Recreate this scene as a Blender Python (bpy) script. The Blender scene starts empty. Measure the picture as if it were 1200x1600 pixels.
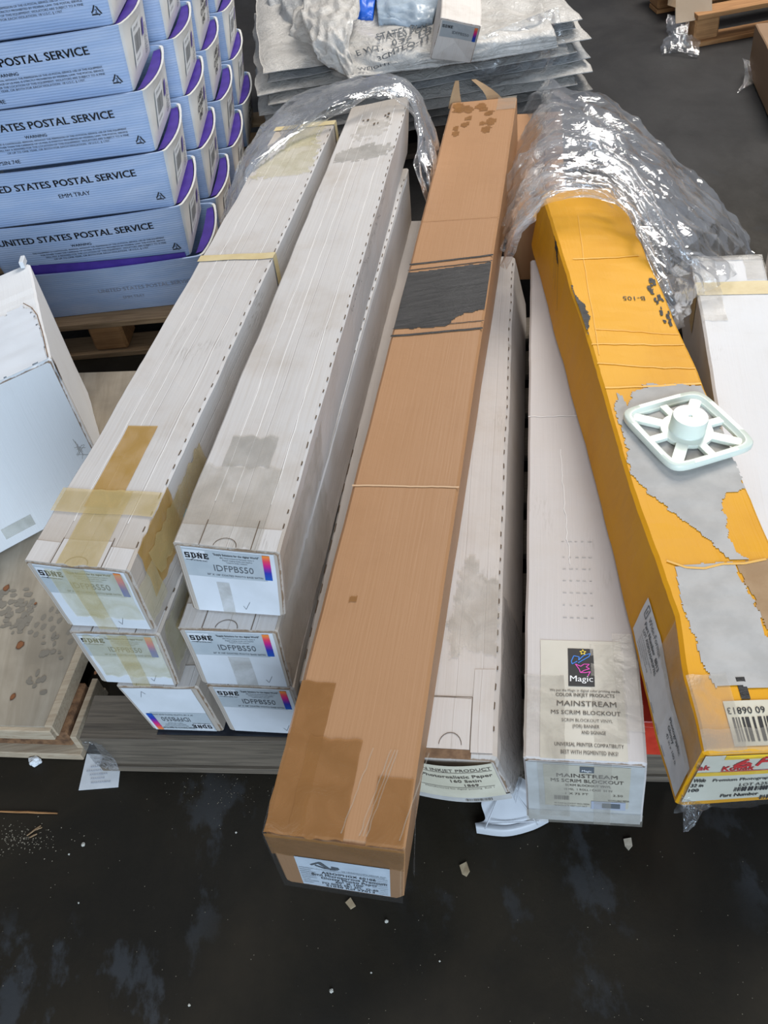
import bpy, bmesh, math, random
from mathutils import Vector, Matrix, noise as mnoise

# ------------------------------------------------------------------ camera
F_PX, PITCH, ROLL, CAM_H = 1440.0, 0.806, -0.172, 1.53
SC = bpy.context.scene
COL = SC.collection
cp, sp = math.cos(PITCH), math.sin(PITCH)
FW = Vector((0, cp, -sp)); UP = Vector((0, sp, cp)); RT = Vector((1, 0, 0))
cr, sr = math.cos(ROLL), math.sin(ROLL)
R2 = RT * cr + UP * sr
U2 = UP * cr - RT * sr
CAM = Vector((0, 0, CAM_H))
cam_data = bpy.data.cameras.new('camera')
cam = bpy.data.objects.new('camera', cam_data); COL.objects.link(cam)
m3 = Matrix((R2, U2, -FW)).transposed()
cam.matrix_world = Matrix.Translation(CAM) @ m3.to_4x4()
cam_data.sensor_fit = 'VERTICAL'; cam_data.sensor_height = 36.0
cam_data.lens = F_PX / 1600.0 * 36.0
cam_data.clip_start = 0.05; cam_data.clip_end = 100
SC.camera = cam

# ------------------------------------------------------------------ light and exposure
SC.view_settings.view_transform = 'Standard'
SC.view_settings.look = 'None'
SC.view_settings.gamma = 1.0
SC.view_settings.use_curve_mapping = False
SC.view_settings.exposure = 0.0
world = bpy.data.worlds.new('world'); SC.world = world
world.use_nodes = True
wb = world.node_tree.nodes['Background']
wb.inputs['Color'].default_value = (0.80, 0.86, 1.0, 1)
wb.inputs['Strength'].default_value = 0.22

def area(name, loc, target, sx, sy, power, color):
    d = bpy.data.lights.new(name, 'AREA'); d.shape = 'RECTANGLE'
    d.size, d.size_y, d.energy, d.color = sx, sy, power, color
    o = bpy.data.objects.new(name, d); COL.objects.link(o)
    o.location = loc
    o.rotation_euler = (Vector(target) - Vector(loc)).to_track_quat('-Z', 'Y').to_euler()
    return o
# warehouse: a roller door open to the daylight behind the photographer, translucent roof lights above
area('door_daylight', (0.5, -4.5, 2.6), (-0.5, 2.2, 0.3), 3.4, 3.2, 440, (0.66, 0.82, 1.0))
area('roof_light', (2.3, 4.3, 4.0), (0.3, 2.3, 0.2), 1.3, 2.6, 230, (1.0, 0.95, 0.88))
area('roof_light', (-0.6, 1.6, 5.6), (0.2, 1.6, 0.0), 1.2, 3.6, 40, (1.0, 0.95, 0.88))

# ------------------------------------------------------------------ helpers
def at(px, py, z):
    d = FW + R2 * ((px - 600) / F_PX) - U2 * ((py - 800) / F_PX)
    return CAM + d * ((z - CAM_H) / d.z)

def nz(x, y=0.0, z=0.0):
    return mnoise.noise(Vector((x, y, z)))

def mesh(name, verts, faces, uvs=None, edge=None, smooth=False, sharp=None):
    me = bpy.data.meshes.new(name)
    me.from_pydata([tuple(v) for v in verts], [], faces)
    if uvs:
        l = me.uv_layers.new(name='UVMap')
        flat = [c for f in uvs for p in f for c in p]
        l.data.foreach_set('uv', flat)
    if edge:
        l = me.uv_layers.new(name='Edge')
        flat = [c for f in edge for p in f for c in p]
        l.data.foreach_set('uv', flat)
    if smooth:
        me.polygons.foreach_set('use_smooth', [True] * len(me.polygons))
        if sharp is not None:
            me.set_sharp_from_angle(angle=math.radians(sharp))
    me.update()
    return me

def wloc(o):
    v = Vector((0, 0, 0))
    while o is not None:
        v = v + o.location; o = o.parent
    return v

def link(name, me, mat, parent=None, world_coords=True):
    """one mesh object; vertices are in world coordinates unless the parent was built at the origin"""
    if mat is not None and len(me.materials) == 0:
        for m in (mat if isinstance(mat, (list, tuple)) else [mat]):
            me.materials.append(m)
    o = bpy.data.objects.new(name, me); COL.objects.link(o)
    if parent is not None:
        if world_coords:
            me.transform(Matrix.Translation(-wloc(parent)))
        o.parent = parent
    return o

def tag(o, label, cat, group=None, kind=None):
    o['label'] = label; o['category'] = cat
    if group: o['group'] = group
    if kind: o['kind'] = kind
    return o

def thing(name, label, cat, loc=(0, 0, 0), group=None):
    o = bpy.data.objects.new(name, None); COL.objects.link(o)
    o.location = loc; o.empty_display_size = 0.05
    return tag(o, label, cat, group)

class MB:
    def __init__(s): s.v = []; s.f = []
    def box(s, c, size, R=None, taper=0):
        i = len(s.v); hx, hy, hz = size[0] / 2, size[1] / 2, size[2] / 2
        b = min(hx, hy, hz) * 0.18
        # chamfered box (24 verts)
        for sx in (-1, 1):
            for sy in (-1, 1):
                for sz in (-1, 1):
                    for ax in range(3):
                        p = Vector((sx * (hx - (b if ax != 0 else 0)), sy * (hy - (b if ax != 1 else 0)), sz * (hz - (b if ax != 2 else 0))))
                        s.v.append((R @ p if R else p) + Vector(c))
        def id(sx, sy, sz, ax): return i + ((sx > 0) * 4 + (sy > 0) * 2 + (sz > 0)) * 3 + ax
        for sg in (-1, 1):
            for ax in range(3):
                q = []
                for (a, b2) in ((-1, -1), (1, -1), (1, 1), (-1, 1)):
                    k = [0, 0, 0]; k[ax] = sg; k[(ax + 1) % 3] = a; k[(ax + 2) % 3] = b2
                    q.append(id(*k, ax))
                s.f.append(q if sg > 0 else q[::-1])
        for ax in range(3):          # edge strips along axis ax
            a1, a2 = (ax + 1) % 3, (ax + 2) % 3
            for s1 in (-1, 1):
                for s2 in (-1, 1):
                    k = [0, 0, 0]; k[a1] = s1; k[a2] = s2
                    k0 = list(k); k0[ax] = -1; k1 = list(k); k1[ax] = 1
                    q = [id(*k0, a1), id(*k1, a1), id(*k1, a2), id(*k0, a2)]
                    s.f.append(q if s1 * s2 < 0 else q[::-1])
        for sx in (-1, 1):
            for sy in (-1, 1):
                for sz in (-1, 1):
                    q = [id(sx, sy, sz, 0), id(sx, sy, sz, 1), id(sx, sy, sz, 2)]
                    s.f.append(q if sx * sy * sz > 0 else q[::-1])
        return s
    def grid(s, fn, nu, nv, flip=False):
        i = len(s.v)
        for b in range(nv + 1):
            for a in range(nu + 1):
                s.v.append(fn(a / nu, b / nv))
        for b in range(nv):
            for a in range(nu):
                q = [i + b * (nu + 1) + a, i + b * (nu + 1) + a + 1, i + (b + 1) * (nu + 1) + a + 1, i + (b + 1) * (nu + 1) + a]
                s.f.append(q[::-1] if flip else q)
        return s
    def tube(s, pts, r, n=6):
        i = len(s.v); pts = [Vector(p) for p in pts]
        for k, p in enumerate(pts):
            t = (pts[min(k + 1, len(pts) - 1)] - pts[max(k - 1, 0)]).normalized()
            a = t.cross(Vector((0, 0, 1)))
            if a.length < .01: a = t.cross(Vector((1, 0, 0)))
            a.normalize(); b = t.cross(a)
            rr = r(k / max(1, len(pts) - 1)) if callable(r) else r
            for j in range(n):
                th = 2 * math.pi * j / n
                s.v.append(p + a * (rr * math.cos(th)) + b * (rr * math.sin(th)))
        for k in range(len(pts) - 1):
            for j in range(n):
                s.f.append([i + k * n + j, i + k * n + (j + 1) % n, i + (k + 1) * n + (j + 1) % n, i + (k + 1) * n + j])
        s.f.append([i + j for j in range(n)][::-1]); s.f.append([i + (len(pts) - 1) * n + j for j in range(n)])
        return s
    def build(s, name, mat, parent=None, smooth=False, sharp=None):
        return link(name, mesh(name, s.v, s.f, smooth=smooth, sharp=sharp), mat, parent)

# ------------------------------------------------------------------ materials
class NT:
    def __init__(s, name):
        s.m = bpy.data.materials.new(name); s.m.use_nodes = True
        s.t = s.m.node_tree; s.n = s.t.nodes; s.b = s.n['Principled BSDF']; s.out = s.n['Material Output']
    def new(s, ty, **kw):
        n = s.n.new(ty)
        for k, v in kw.items(): setattr(n, k, v)
        return n
    def ln(s, a, b): s.t.links.new(a, b)
    def val(s, x, sock):
        if isinstance(x, (int, float)): sock.default_value = x
        elif isinstance(x, tuple): sock.default_value = x if len(x) == len(sock.default_value) else (*x, 1)
        else: s.ln(x, sock)
    def math(s, op, a, b=0.0, c=None, clamp=False):
        n = s.new('ShaderNodeMath', operation=op); n.use_clamp = clamp
        s.val(a, n.inputs[0]); s.val(b, n.inputs[1])
        if c is not None: s.val(c, n.inputs[2])
        return n.outputs[0]
    def mix(s, fac, a, b, mode='MIX'):
        n = s.new('ShaderNodeMix', data_type='RGBA', blend_type=mode)
        s.val(fac, n.inputs[0]); s.val(a, n.inputs[6]); s.val(b, n.inputs[7])
        return n.outputs[2]
    def noise(s, vec, scale, detail=4, rough=.55, dist=0.0):
        n = s.new('ShaderNodeTexNoise'); n.inputs['Scale'].default_value = scale
        n.inputs['Detail'].default_value = detail; n.inputs['Roughness'].default_value = rough
        n.inputs['Distortion'].default_value = dist
        if vec is not None: s.ln(vec, n.inputs['Vector'])
        return n.outputs[0]
    def ramp(s, x, lo, hi):
        n = s.new('ShaderNodeMapRange', clamp=True, interpolation_type='SMOOTHSTEP')
        s.val(x, n.inputs[0]); n.inputs[1].default_value = lo; n.inputs[2].default_value = hi
        return n.outputs[0]
    def mapping(s, vec, scale=(1, 1, 1), loc=(0, 0, 0), rot=(0, 0, 0)):
        n = s.new('ShaderNodeMapping'); n.inputs['Scale'].default_value = scale
        n.inputs['Location'].default_value = loc; n.inputs['Rotation'].default_value = rot
        s.ln(vec, n.inputs['Vector']); return n.outputs[0]
    def bump(s, h, strength, dist=0.002):
        n = s.new('ShaderNodeBump'); n.inputs['Strength'].default_value = strength; n.inputs['Distance'].default_value = dist
        s.ln(h, n.inputs['Height']); s.ln(n.outputs[0], s.b.inputs['Normal']); return n

def flat(name, col, rough=.6, spec=.4, alpha=1.0, metal=0.0):
    t = NT(name); t.b.inputs['Base Color'].default_value = (*col, 1); t.b.inputs['Roughness'].default_value = rough
    t.b.inputs['Specular IOR Level'].default_value = spec; t.b.inputs['Alpha'].default_value = alpha
    t.b.inputs['Metallic'].default_value = metal
    return t.m

def mottled(name, c1, c2, scale=12, rough=.6, stretch=(1, 1, 1), bump=0.0, alpha=1.0, spec=.4):
    t = NT(name); tc = t.new('ShaderNodeTexCoord').outputs['Object']
    v = t.mapping(tc, stretch)
    f = t.ramp(t.noise(v, scale, 6), .32, .68)
    t.ln(t.mix(f, c1, c2), t.b.inputs['Base Color']); t.b.inputs['Roughness'].default_value = rough
    t.b.inputs['Alpha'].default_value = alpha; t.b.inputs['Specular IOR Level'].default_value = spec
    if bump: t.bump(t.noise(v, scale * 6, 5), bump)
    return t.m

def cardboard(name, base, dirt=(.42, .34, .27), dirt_amt=.5, wear=(.20, .125, .07), wear_w=.0042, streak=.12,
              scuff=.35, crease=.0, rough=.62, seed=0.0, warm=None, front_dirt=0.0, spec=.3):
    """printed corrugated board: UVMap is across / along in metres, Edge the distance to the nearest folds"""
    t = NT(name)
    uv = t.new('ShaderNodeUVMap', uv_map='UVMap').outputs[0]
    ed = t.new('ShaderNodeUVMap', uv_map='Edge').outputs[0]
    sx = t.new('ShaderNodeSeparateXYZ'); t.ln(uv, sx.inputs[0])
    se = t.new('ShaderNodeSeparateXYZ'); t.ln(ed, se.inputs[0])
    v = t.mapping(uv, loc=(seed * 3.1, seed * 7.7, seed))
    # corrugation streaks running along the box
    st = t.noise(t.mapping(v, (260, 5, 1)), 1.0, 3)
    col = t.mix(t.math('MULTIPLY', t.ramp(st, .45, .8), streak), base, dirt)
    big = t.noise(v, 5.5, 6, .62)
    col = t.mix(t.math('MULTIPLY', t.ramp(big, .48, .78), dirt_amt), col, dirt)
    if warm:
        wm = t.noise(t.mapping(v, (1.6, 1, 1)), 2.4, 3)
        col = t.mix(t.math('MULTIPLY', t.ramp(wm, .4, .7), .8), col, warm)
    # rubbed patches made of short dashes across the flutes
    sm = t.ramp(t.noise(t.mapping(v, (9, 5, 1), loc=(4, 2, 1)), 1.0, 3), .60, .74)
    sd = t.ramp(t.noise(t.mapping(v, (420, 40, 1)), 1.0, 2), .5, .62)
    col = t.mix(t.math('MULTIPLY', t.math('MULTIPLY', sm, sd), scuff), col, tuple(c * .55 for c in dirt))
    if front_dirt:
        fd = t.ramp(t.math('ADD', se.outputs[1], t.math('MULTIPLY', t.noise(v, 14, 4), .12)), .24, .06)
        col = t.mix(t.math('MULTIPLY', fd, front_dirt), col, dirt)
    # brown core showing where the folds are worn through
    e = t.math('MINIMUM', se.outputs[0], se.outputs[1])
    wn = t.noise(t.mapping(v, (30, 30, 1)), 1.0, 5, .7)
    wf = t.ramp(t.math('SUBTRACT', t.math('MULTIPLY', wn, wear_w * 2.2), e), wear_w * .55, wear_w * 1.0)
    col = t.mix(t.math('MULTIPLY', wf, .9), col, wear)
    t.ln(col, t.b.inputs['Base Color'])
    t.b.inputs['Roughness'].default_value = rough; t.b.inputs['Specular IOR Level'].default_value = spec
    h = t.math('ADD', t.math('MULTIPLY', st, .5), t.math('MULTIPLY', t.noise(t.mapping(v, (8, 3, 1)), 1.0, 4), .9))
    if crease:
        fr = t.math('PINGPONG', t.math('ADD', sx.outputs[0], t.math('MULTIPLY', t.noise(t.mapping(v, (.0, 3, 1)), 1.0, 2), .004)), .021)
        h = t.math('ADD', h, t.math('MULTIPLY', t.ramp(fr, .0014, .0), crease))
    t.bump(h, .35, .0025)
    return t.m

def wood(name, c1, c2, rough=.75, scale=1.0, axis=0):
    t = NT(name); tc = t.new('ShaderNodeTexCoord').outputs['Object']
    s = [150, 150, 150]; s[axis] = 7
    v = t.mapping(tc, tuple(x * scale for x in s))
    g = t.noise(v, 1.0, 6, .6, .6)
    big = t.noise(tc, 6 * scale, 4)
    col = t.mix(t.ramp(g, .35, .7), c1, c2)
    col = t.mix(t.math('MULTIPLY', t.ramp(big, .5, .75), .5), col, tuple(c * .5 for c in c1))
    t.ln(col, t.b.inputs['Base Color']); t.b.inputs['Roughness'].default_value = rough
    t.bump(g, .5, .002); return t.m

def film_mat(name, white=.16, rough=.10, bump_scale=34, tint=(.96, .97, .98), haze=(.85, .87, .9), strength=.8, dist=.005, gloss=.42, base=.025, rim=.13, iso=1.0, streak=None):
    """clear stretch film: lets light through, mirrors lamps off its wrinkles, slightly milky where layered"""
    t = NT(name); n = t.n; n.remove(t.b)
    tr = t.new('ShaderNodeBsdfTransparent'); tr.inputs[0].default_value = (*tint, 1)
    gl = t.new('ShaderNodeBsdfGlossy'); gl.inputs['Color'].default_value = (1, 1, 1, 1); gl.inputs['Roughness'].default_value = rough
    df = t.new('ShaderNodeBsdfTranslucent'); df.inputs[0].default_value = (*haze, 1)
    d2 = t.new('ShaderNodeBsdfDiffuse'); d2.inputs[0].default_value = (*haze, 1)
    tc = t.new('ShaderNodeTexCoord').outputs['Object']
    a = t.noise(tc, bump_scale, 5, .6, 1.2)
    vz = t.new('ShaderNodeTexVoronoi', feature='DISTANCE_TO_EDGE'); vz.inputs['Scale'].default_value = bump_scale * .9
    t.ln(t.mapping(tc, (1, 1.6, 1)), vz.inputs['Vector'])
    h = t.math('ADD', t.math('MULTIPLY', a, iso), t.math('MULTIPLY', t.ramp(vz.outputs[0], .0, .12), .25 * iso))
    if streak:
        uv = t.new('ShaderNodeUVMap', uv_map='UVMap').outputs[0]
        h = t.math('ADD', h, t.noise(t.mapping(uv, streak, rot=(0, 0, .08)), 1.0, 4, .55, .5))
    bp = t.new('ShaderNodeBump'); bp.inputs['Strength'].default_value = strength; bp.inputs['Distance'].default_value = dist
    t.ln(h, bp.inputs['Height'])
    for x in (gl, df, d2): t.ln(bp.outputs[0], x.inputs['Normal'])
    lw = t.new('ShaderNodeLayerWeight'); lw.inputs['Blend'].default_value = .35; t.ln(bp.outputs[0], lw.inputs['Normal'])
    dd = t.new('ShaderNodeMixShader'); dd.inputs[0].default_value = .5; t.ln(df.outputs[0], dd.inputs[1]); t.ln(d2.outputs[0], dd.inputs[2])
    m1 = t.new('ShaderNodeMixShader')
    milk = t.math('MULTIPLY', t.ramp(t.noise(tc, 9, 4), .35, .75), white * 2)
    t.ln(t.math('ADD', t.math('MULTIPLY', lw.outputs['Facing'], rim), milk, clamp=True), m1.inputs[0])
    t.ln(tr.outputs[0], m1.inputs[1]); t.ln(dd.outputs[0], m1.inputs[2])
    m2 = t.new('ShaderNodeMixShader')
    t.ln(t.math('ADD', t.math('MULTIPLY', lw.outputs['Fresnel'], gloss), base, clamp=True), m2.inputs[0])
    t.ln(m1.outputs[0], m2.inputs[1]); t.ln(gl.outputs[0], m2.inputs[2])
    t.ln(m2.outputs[0], t.out.inputs['Surface'])
    return t.m

def tape_mat(name, col, alpha=.6, rough=.22):
    t = NT(name); tc = t.new('ShaderNodeTexCoord').outputs['Object']
    f = t.noise(t.mapping(tc, (20, 20, 20)), 1.0, 5, .6, .8)
    t.ln(t.mix(t.ramp(f, .3, .7), col, tuple(c * .78 for c in col)), t.b.inputs['Base Color'])
    t.ln(t.math('ADD', t.math('MULTIPLY', t.ramp(f, .3, .75), .25), alpha - .12), t.b.inputs['Alpha'])
    t.b.inputs['Roughness'].default_value = rough
    t.bump(f, .35, .004); return t.m

def floor_mat():
    t = NT('greasy_concrete'); tc = t.new('ShaderNodeTexCoord').outputs['Object']
    big = t.noise(tc, 2.2, 7, .62, .4)
    mid = t.noise(t.mapping(tc, (1, .55, 1), rot=(0, 0, .2)), 9, 6, .65)
    fine = t.noise(tc, 90, 4, .7)
    col = t.mix(t.ramp(big, .35, .66), (.0115, .0096, .0066), (.023, .0178, .0108))
    pt = t.math('MULTIPLY', t.ramp(mid, .53, .62), t.ramp(t.noise(tc, 1.5, 3), .46, .58))
    col = t.mix(t.math('MULTIPLY', pt, .65), col, (.050, .054, .060))
    col = t.mix(t.math('MULTIPLY', t.ramp(fine, .68, .78), .5), col, (.085, .075, .06))
    # the far aisle is a lighter, greyer concrete
    sy = t.new('ShaderNodeSeparateXYZ'); t.ln(tc, sy.inputs[0])
    far = t.ramp(t.math('ADD', sy.outputs[1], t.math('MULTIPLY', big, 1.0)), 2.6, 3.6)
    col = t.mix(far, col, t.mix(t.ramp(big, .3, .7), (.019, .0185, .019), (.034, .033, .033)))
    t.ln(col, t.b.inputs['Base Color'])
    r = t.math('ADD', t.math('MULTIPLY', t.ramp(mid, .3, .75), .25), .48)
    t.ln(r, t.b.inputs['Roughness']); t.b.inputs['Specular IOR Level'].default_value = .22
    t.bump(t.math('ADD', mid, t.math('MULTIPLY', fine, .35)), .3, .004)
    return t.m

M = {}
WHITE = (.565, .538, .518)
for i in range(6):
    M['white%d' % i] = cardboard('white_board', WHITE, dirt=(.40, .335, .27), dirt_amt=.46, crease=1.0, streak=.26, scuff=.62, seed=i + 1.3, front_dirt=.8)
M['white_fade'] = cardboard('white_board_warm', (.55, .505, .47), dirt=(.42, .34, .26), dirt_amt=.4, crease=.6, seed=8.2, front_dirt=.3, scuff=.5)
M['magic'] = cardboard('white_board_smooth', (.56, .515, .49), dirt=(.48, .40, .31), dirt_amt=.25, streak=.05, crease=0, seed=4.4, scuff=.22, wear_w=.003)
M['crate_white'] = cardboard('white_board_clean', (.74, .745, .75), dirt=(.45, .40, .34), dirt_amt=.18, streak=.04, seed=6.1, scuff=.2, wear_w=.005)
M['k_white'] = cardboard('white_board_far', (.68, .675, .68), dirt=(.50, .45, .38), dirt_amt=.3, streak=.05, seed=2.9, wear_w=.006)
M['small_white'] = cardboard('white_board_small', (.72, .68, .64), dirt=(.35, .27, .2), dirt_amt=.5, seed=5.5)
M['kraft'] = cardboard('kraft_board', (.385, .205, .098), dirt=(.29, .145, .065), dirt_amt=.25, wear=(.52, .32, .18), wear_w=.0035, streak=.10, scuff=.1, seed=1.0, rough=.5, spec=.35)
M['yellow'] = cardboard('yellow_board', (.72, .335, .011), dirt=(.54, .215, .006), dirt_amt=.45, wear=(.50, .27, .07), wear_w=.0045, streak=.06, scuff=.12, seed=3.3, rough=.5, spec=.18, warm=(.77, .375, .018))
M['brown_old'] = cardboard('kraft_board_old', (.27, .17, .10), dirt=(.16, .10, .06), dirt_amt=.5, wear=(.35, .24, .15), seed=2.2)
M['core'] = mottled('board_core', (.23, .14, .08), (.12, .07, .04), 60, .9)
M['slot'] = flat('slot_shadow', (.12, .085, .058), .95, .1)
M['crease'] = flat('crease_line', (.80, .775, .75), .6)
M['label_grey'] = mottled('label_stock', (.39, .43, .455), (.44, .475, .495), 30, .45)
M['label_white'] = mottled('label_paper', (.70, .72, .74), (.64, .66, .68), 40, .6)
M['label_face'] = mottled('white_end_panel', (.64, .66, .69), (.58, .60, .62), 14, .6)
M['label_cream'] = mottled('label_cream', (.62, .57, .45), (.55, .50, .38), 16, .5)
M['cream_pale'] = mottled('cream_pale', (.57, .53, .45), (.52, .48, .40), 14, .45)
M['ink'] = flat('ink_black', (.018, .018, .020), .6)
M['ink_grey'] = flat('ink_grey', (.10, .11, .12), .6)
M['ink_brown'] = flat('ink_faded', (.12, .10, .08), .7)
M['ink_red'] = flat('ink_red', (.62, .015, .02), .5)
M['ink_white'] = flat('ink_white', (.85, .85, .85), .5)
M['ink_blue'] = flat('ink_blue', (.02, .22, .75), .5)
M['ink_pink'] = flat('ink_pink', (.75, .06, .45), .5)
M['ink_yellow'] = flat('ink_yellow', (.9, .65, .05), .5)
M['ink_faint'] = flat('ink_faint', (.34, .36, .42), .6)
M['tan_tape'] = tape_mat('tan_tape', (.56, .33, .08), .72)
M['tan_tape_light'] = tape_mat('tan_tape_light', (.66, .51, .23), .55)
M['yellowed_tape'] = tape_mat('yellowed_tape', (.76, .685, .40), .34)
M['amber_tape'] = tape_mat('amber_tape', (.74, .60, .28), .38)
M['clear_tape'] = tape_mat('clear_tape', (.55, .50, .42), .30)
M['brown_tape'] = tape_mat('brown_tape', (.34, .160, .052), .74, .18)
M['grey_tape'] = tape_mat('grey_tape', (.50, .47, .42), .5)
M['masking'] = mottled('masking_tape', (.64, .53, .30), (.58, .46, .24), 30, .5)
M['film'] = film_mat('stretch_film', .06, iso=.45, streak=(7, 16, 1))
M['film_dense'] = film_mat('stretch_film_layered', .13, .12, 26, iso=.45, streak=(5, 20, 1))
M['film_tight'] = film_mat('stretch_film_tight', .0, .10, 22, strength=.6, dist=.003, gloss=.30, base=.015, rim=.05)
M['film_scrap'] = film_mat('film_scrap', .10, .10, 60)
M['black_rub'] = mottled('black_rub', (.010, .010, .011), (.036, .035, .036), 60, .42, (.25, 3.5, 1), .5)
M['grey_paper'] = mottled('torn_backing', (.475, .455, .43), (.40, .385, .365), 22, .8, bump=.2)
M['kraft_torn'] = mottled('torn_kraft', (.40, .265, .15), (.34, .215, .115), 22, .85, bump=.3)
M['ply'] = None
M['osb'] = mottled('osb', (.24, .125, .06), (.10, .05, .025), 60, .85, bump=.6)
M['pallet_grey'] = wood('pallet_grey_wood', (.155, .122, .088), (.080, .063, .046))
M['pallet_tan'] = wood('pallet_tan_wood', (.33, .215, .115), (.20, .12, .058))
M['pallet_orange'] = wood('pallet_orange_wood', (.40, .20, .075), (.26, .12, .04))
M['pale_wood'] = wood('pale_wood', (.46, .37, .26), (.36, .27, .18))
M['black_sheet'] = mottled('black_sheet', (.008, .010, .016), (.02, .024, .034), 20, .35)
M['red'] = mottled('red_plastic', (.50, .045, .022), (.38, .028, .015), 18, .35)
M['purple'] = mottled('purple_card', (.085, .045, .34), (.065, .035, .27), 30, .5)
M['blue_bag'] = mottled('blue_bag', (.02, .13, .62), (.015, .09, .45), 18, .35)
M['cap'] = None

def special_mats():
    t = NT('white_nylon'); t.b.inputs['Base Color'].default_value = (.71, .76, .67, 1); t.b.inputs['Roughness'].default_value = .3
    t.b.inputs['Subsurface Weight'].default_value = .25; t.b.inputs['Subsurface Radius'].default_value = (.01, .012, .01)
    t.b.inputs['Subsurface Scale'].default_value = .6
    M['cap'] = t.m
    # translucent fluted polypropylene of the trays, its bluish tone deepened by painted daylight
    t = NT('fluted_plastic'); tc = t.new('ShaderNodeTexCoord').outputs['Object']
    w = t.new('ShaderNodeTexWave', bands_direction='Z'); w.inputs['Scale'].default_value = 48; w.inputs['Distortion'].default_value = .6
    t.ln(tc, w.inputs['Vector'])
    cl = t.noise(t.mapping(tc, (1, 1, 5)), 7, 4)
    col = t.mix(t.ramp(cl, .35, .7), (.34, .45, .66), (.43, .52, .70))
    col = t.mix(t.math('MULTIPLY', w.outputs[0], .16), col, (.60, .68, .82))
    t.ln(col, t.b.inputs['Base Color']); t.b.inputs['Roughness'].default_value = .32
    t.b.inputs['Transmission Weight'].default_value = 0.0
    t.bump(w.outputs[0], .25, .002); M['tray'] = t.m
    t = NT('fluted_plastic_end_lit'); tc = t.new('ShaderNodeTexCoord').outputs['Object']  # end walls: same plastic, with the whiter light on them painted in
    cl = t.noise(tc, 14, 5)
    t.ln(t.mix(t.ramp(cl, .35, .7), (.74, .73, .70), (.66, .65, .61)), t.b.inputs['Base Color'])
    t.b.inputs['Roughness'].default_value = .38; M['tray_end_lit'] = t.m
    # woven sack plastic
    for k, (a, b, nm) in {'sack': ((.60, .575, .54), (.46, .44, .41), 'sack_film'), 'sack_grey': ((.46, .455, .445), (.31, .315, .32), 'sack_film_grey'),
                          'sack_dark': ((.30, .285, .265), (.20, .19, .18), 'sack_film_darker')}.items():  # darkest sack tone, for the lowest layers
        t = NT(nm); tc = t.new('ShaderNodeTexCoord').outputs['Object']
        f = t.noise(tc, 8, 6, .65, .5)
        t.ln(t.mix(t.ramp(f, .3, .7), a, b), t.b.inputs['Base Color']); t.b.inputs['Roughness'].default_value = .28
        t.b.inputs['Specular IOR Level'].default_value = .55
        t.bump(t.noise(tc, 30, 5, .65, 1.5), .7, .012); M[k] = t.m
    # plywood with knots and tyre prints
    t = NT('plywood'); tc = t.new('ShaderNodeTexCoord').outputs['Object']
    g = t.noise(t.mapping(tc, (40, 4, 4)), 1.0, 5, .6, .8)
    col = t.mix(t.ramp(g, .3, .7), (.355, .305, .235), (.27, .225, .165))
    col = t.mix(t.math('MULTIPLY', t.ramp(t.noise(tc, 5, 5), .45, .7), .55), col, (.16, .135, .10))
    t.ln(col, t.b.inputs['Base Color']); t.b.inputs['Roughness'].default_value = .75; t.bump(g, .2, .001); M['ply'] = t.m
    # orange to magenta to blue bar
    t = NT('colour_bar'); uv = t.new('ShaderNodeUVMap', uv_map='UVMap').outputs[0]
    s = t.new('ShaderNodeSeparateXYZ'); t.ln(uv, s.inputs[0])
    r = t.new('ShaderNodeValToRGB'); t.ln(s.outputs[1], r.inputs[0])
    e = r.color_ramp.elements; e[0].position = .05; e[0].color = (.015, .09, .40, 1); e[1].position = .95; e[1].color = (.78, .23, .05, 1)
    for p, c in ((.30, (.03, .04, .36, 1)), (.45, (.22, .03, .30, 1)), (.6, (.55, .02, .20, 1)), (.78, (.72, .06, .10, 1))):
        x = e.new(p); x.color = c
    t.ln(r.outputs[0], t.b.inputs['Base Color']); t.b.inputs['Roughness'].default_value = .45; M['bar'] = t.m
special_mats()

# ------------------------------------------------------------------ lettering
_txt = {}
def text2d(s, bold=0.0, spacing=1.0):
    """flat outline of a word: verts in units of the font size, its width, triangles"""
    k = (s, bold, spacing)
    if k in _txt: return _txt[k]
    c = bpy.data.curves.new('lettering', 'FONT'); c.body = s; c.size = 1.0; c.offset = 0.0
    c.resolution_u = 2; c.space_character = spacing; c.fill_mode = 'FRONT'
    o = bpy.data.objects.new('lettering', c); COL.objects.link(o)
    dg = bpy.context.evaluated_depsgraph_get(); dg.update()
    me = bpy.data.meshes.new_from_object(o.evaluated_get(dg))
    vs = [(v.co.x, v.co.y) for v in me.vertices]; fs = [tuple(p.vertices) for p in me.polygons]
    bpy.data.objects.remove(o); bpy.data.curves.remove(c); bpy.data.meshes.remove(me)
    if vs and bold > 0:
        n = len(vs); dx = bold * .9; dy = bold * .35
        base = list(vs); fb_ = list(fs); vs = []; fs = []
        for k, (ox_, oy_) in enumerate(((-dx, -dy), (dx, dy), (-dx, dy), (dx, -dy)) if bold > .012 else ((-dx, 0), (dx, 0))):
            vs += [(x + ox_, y + oy_) for x, y in base]; fs += [tuple(i + k * n for i in f) for f in fb_]
    if vs:
        x0 = min(v[0] for v in vs); x1 = max(v[0] for v in vs)
        vs = [(x - x0, y) for x, y in vs]
    else: x0 = x1 = 0
    _txt[k] = (vs, x1 - x0, fs); return _txt[k]

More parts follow.
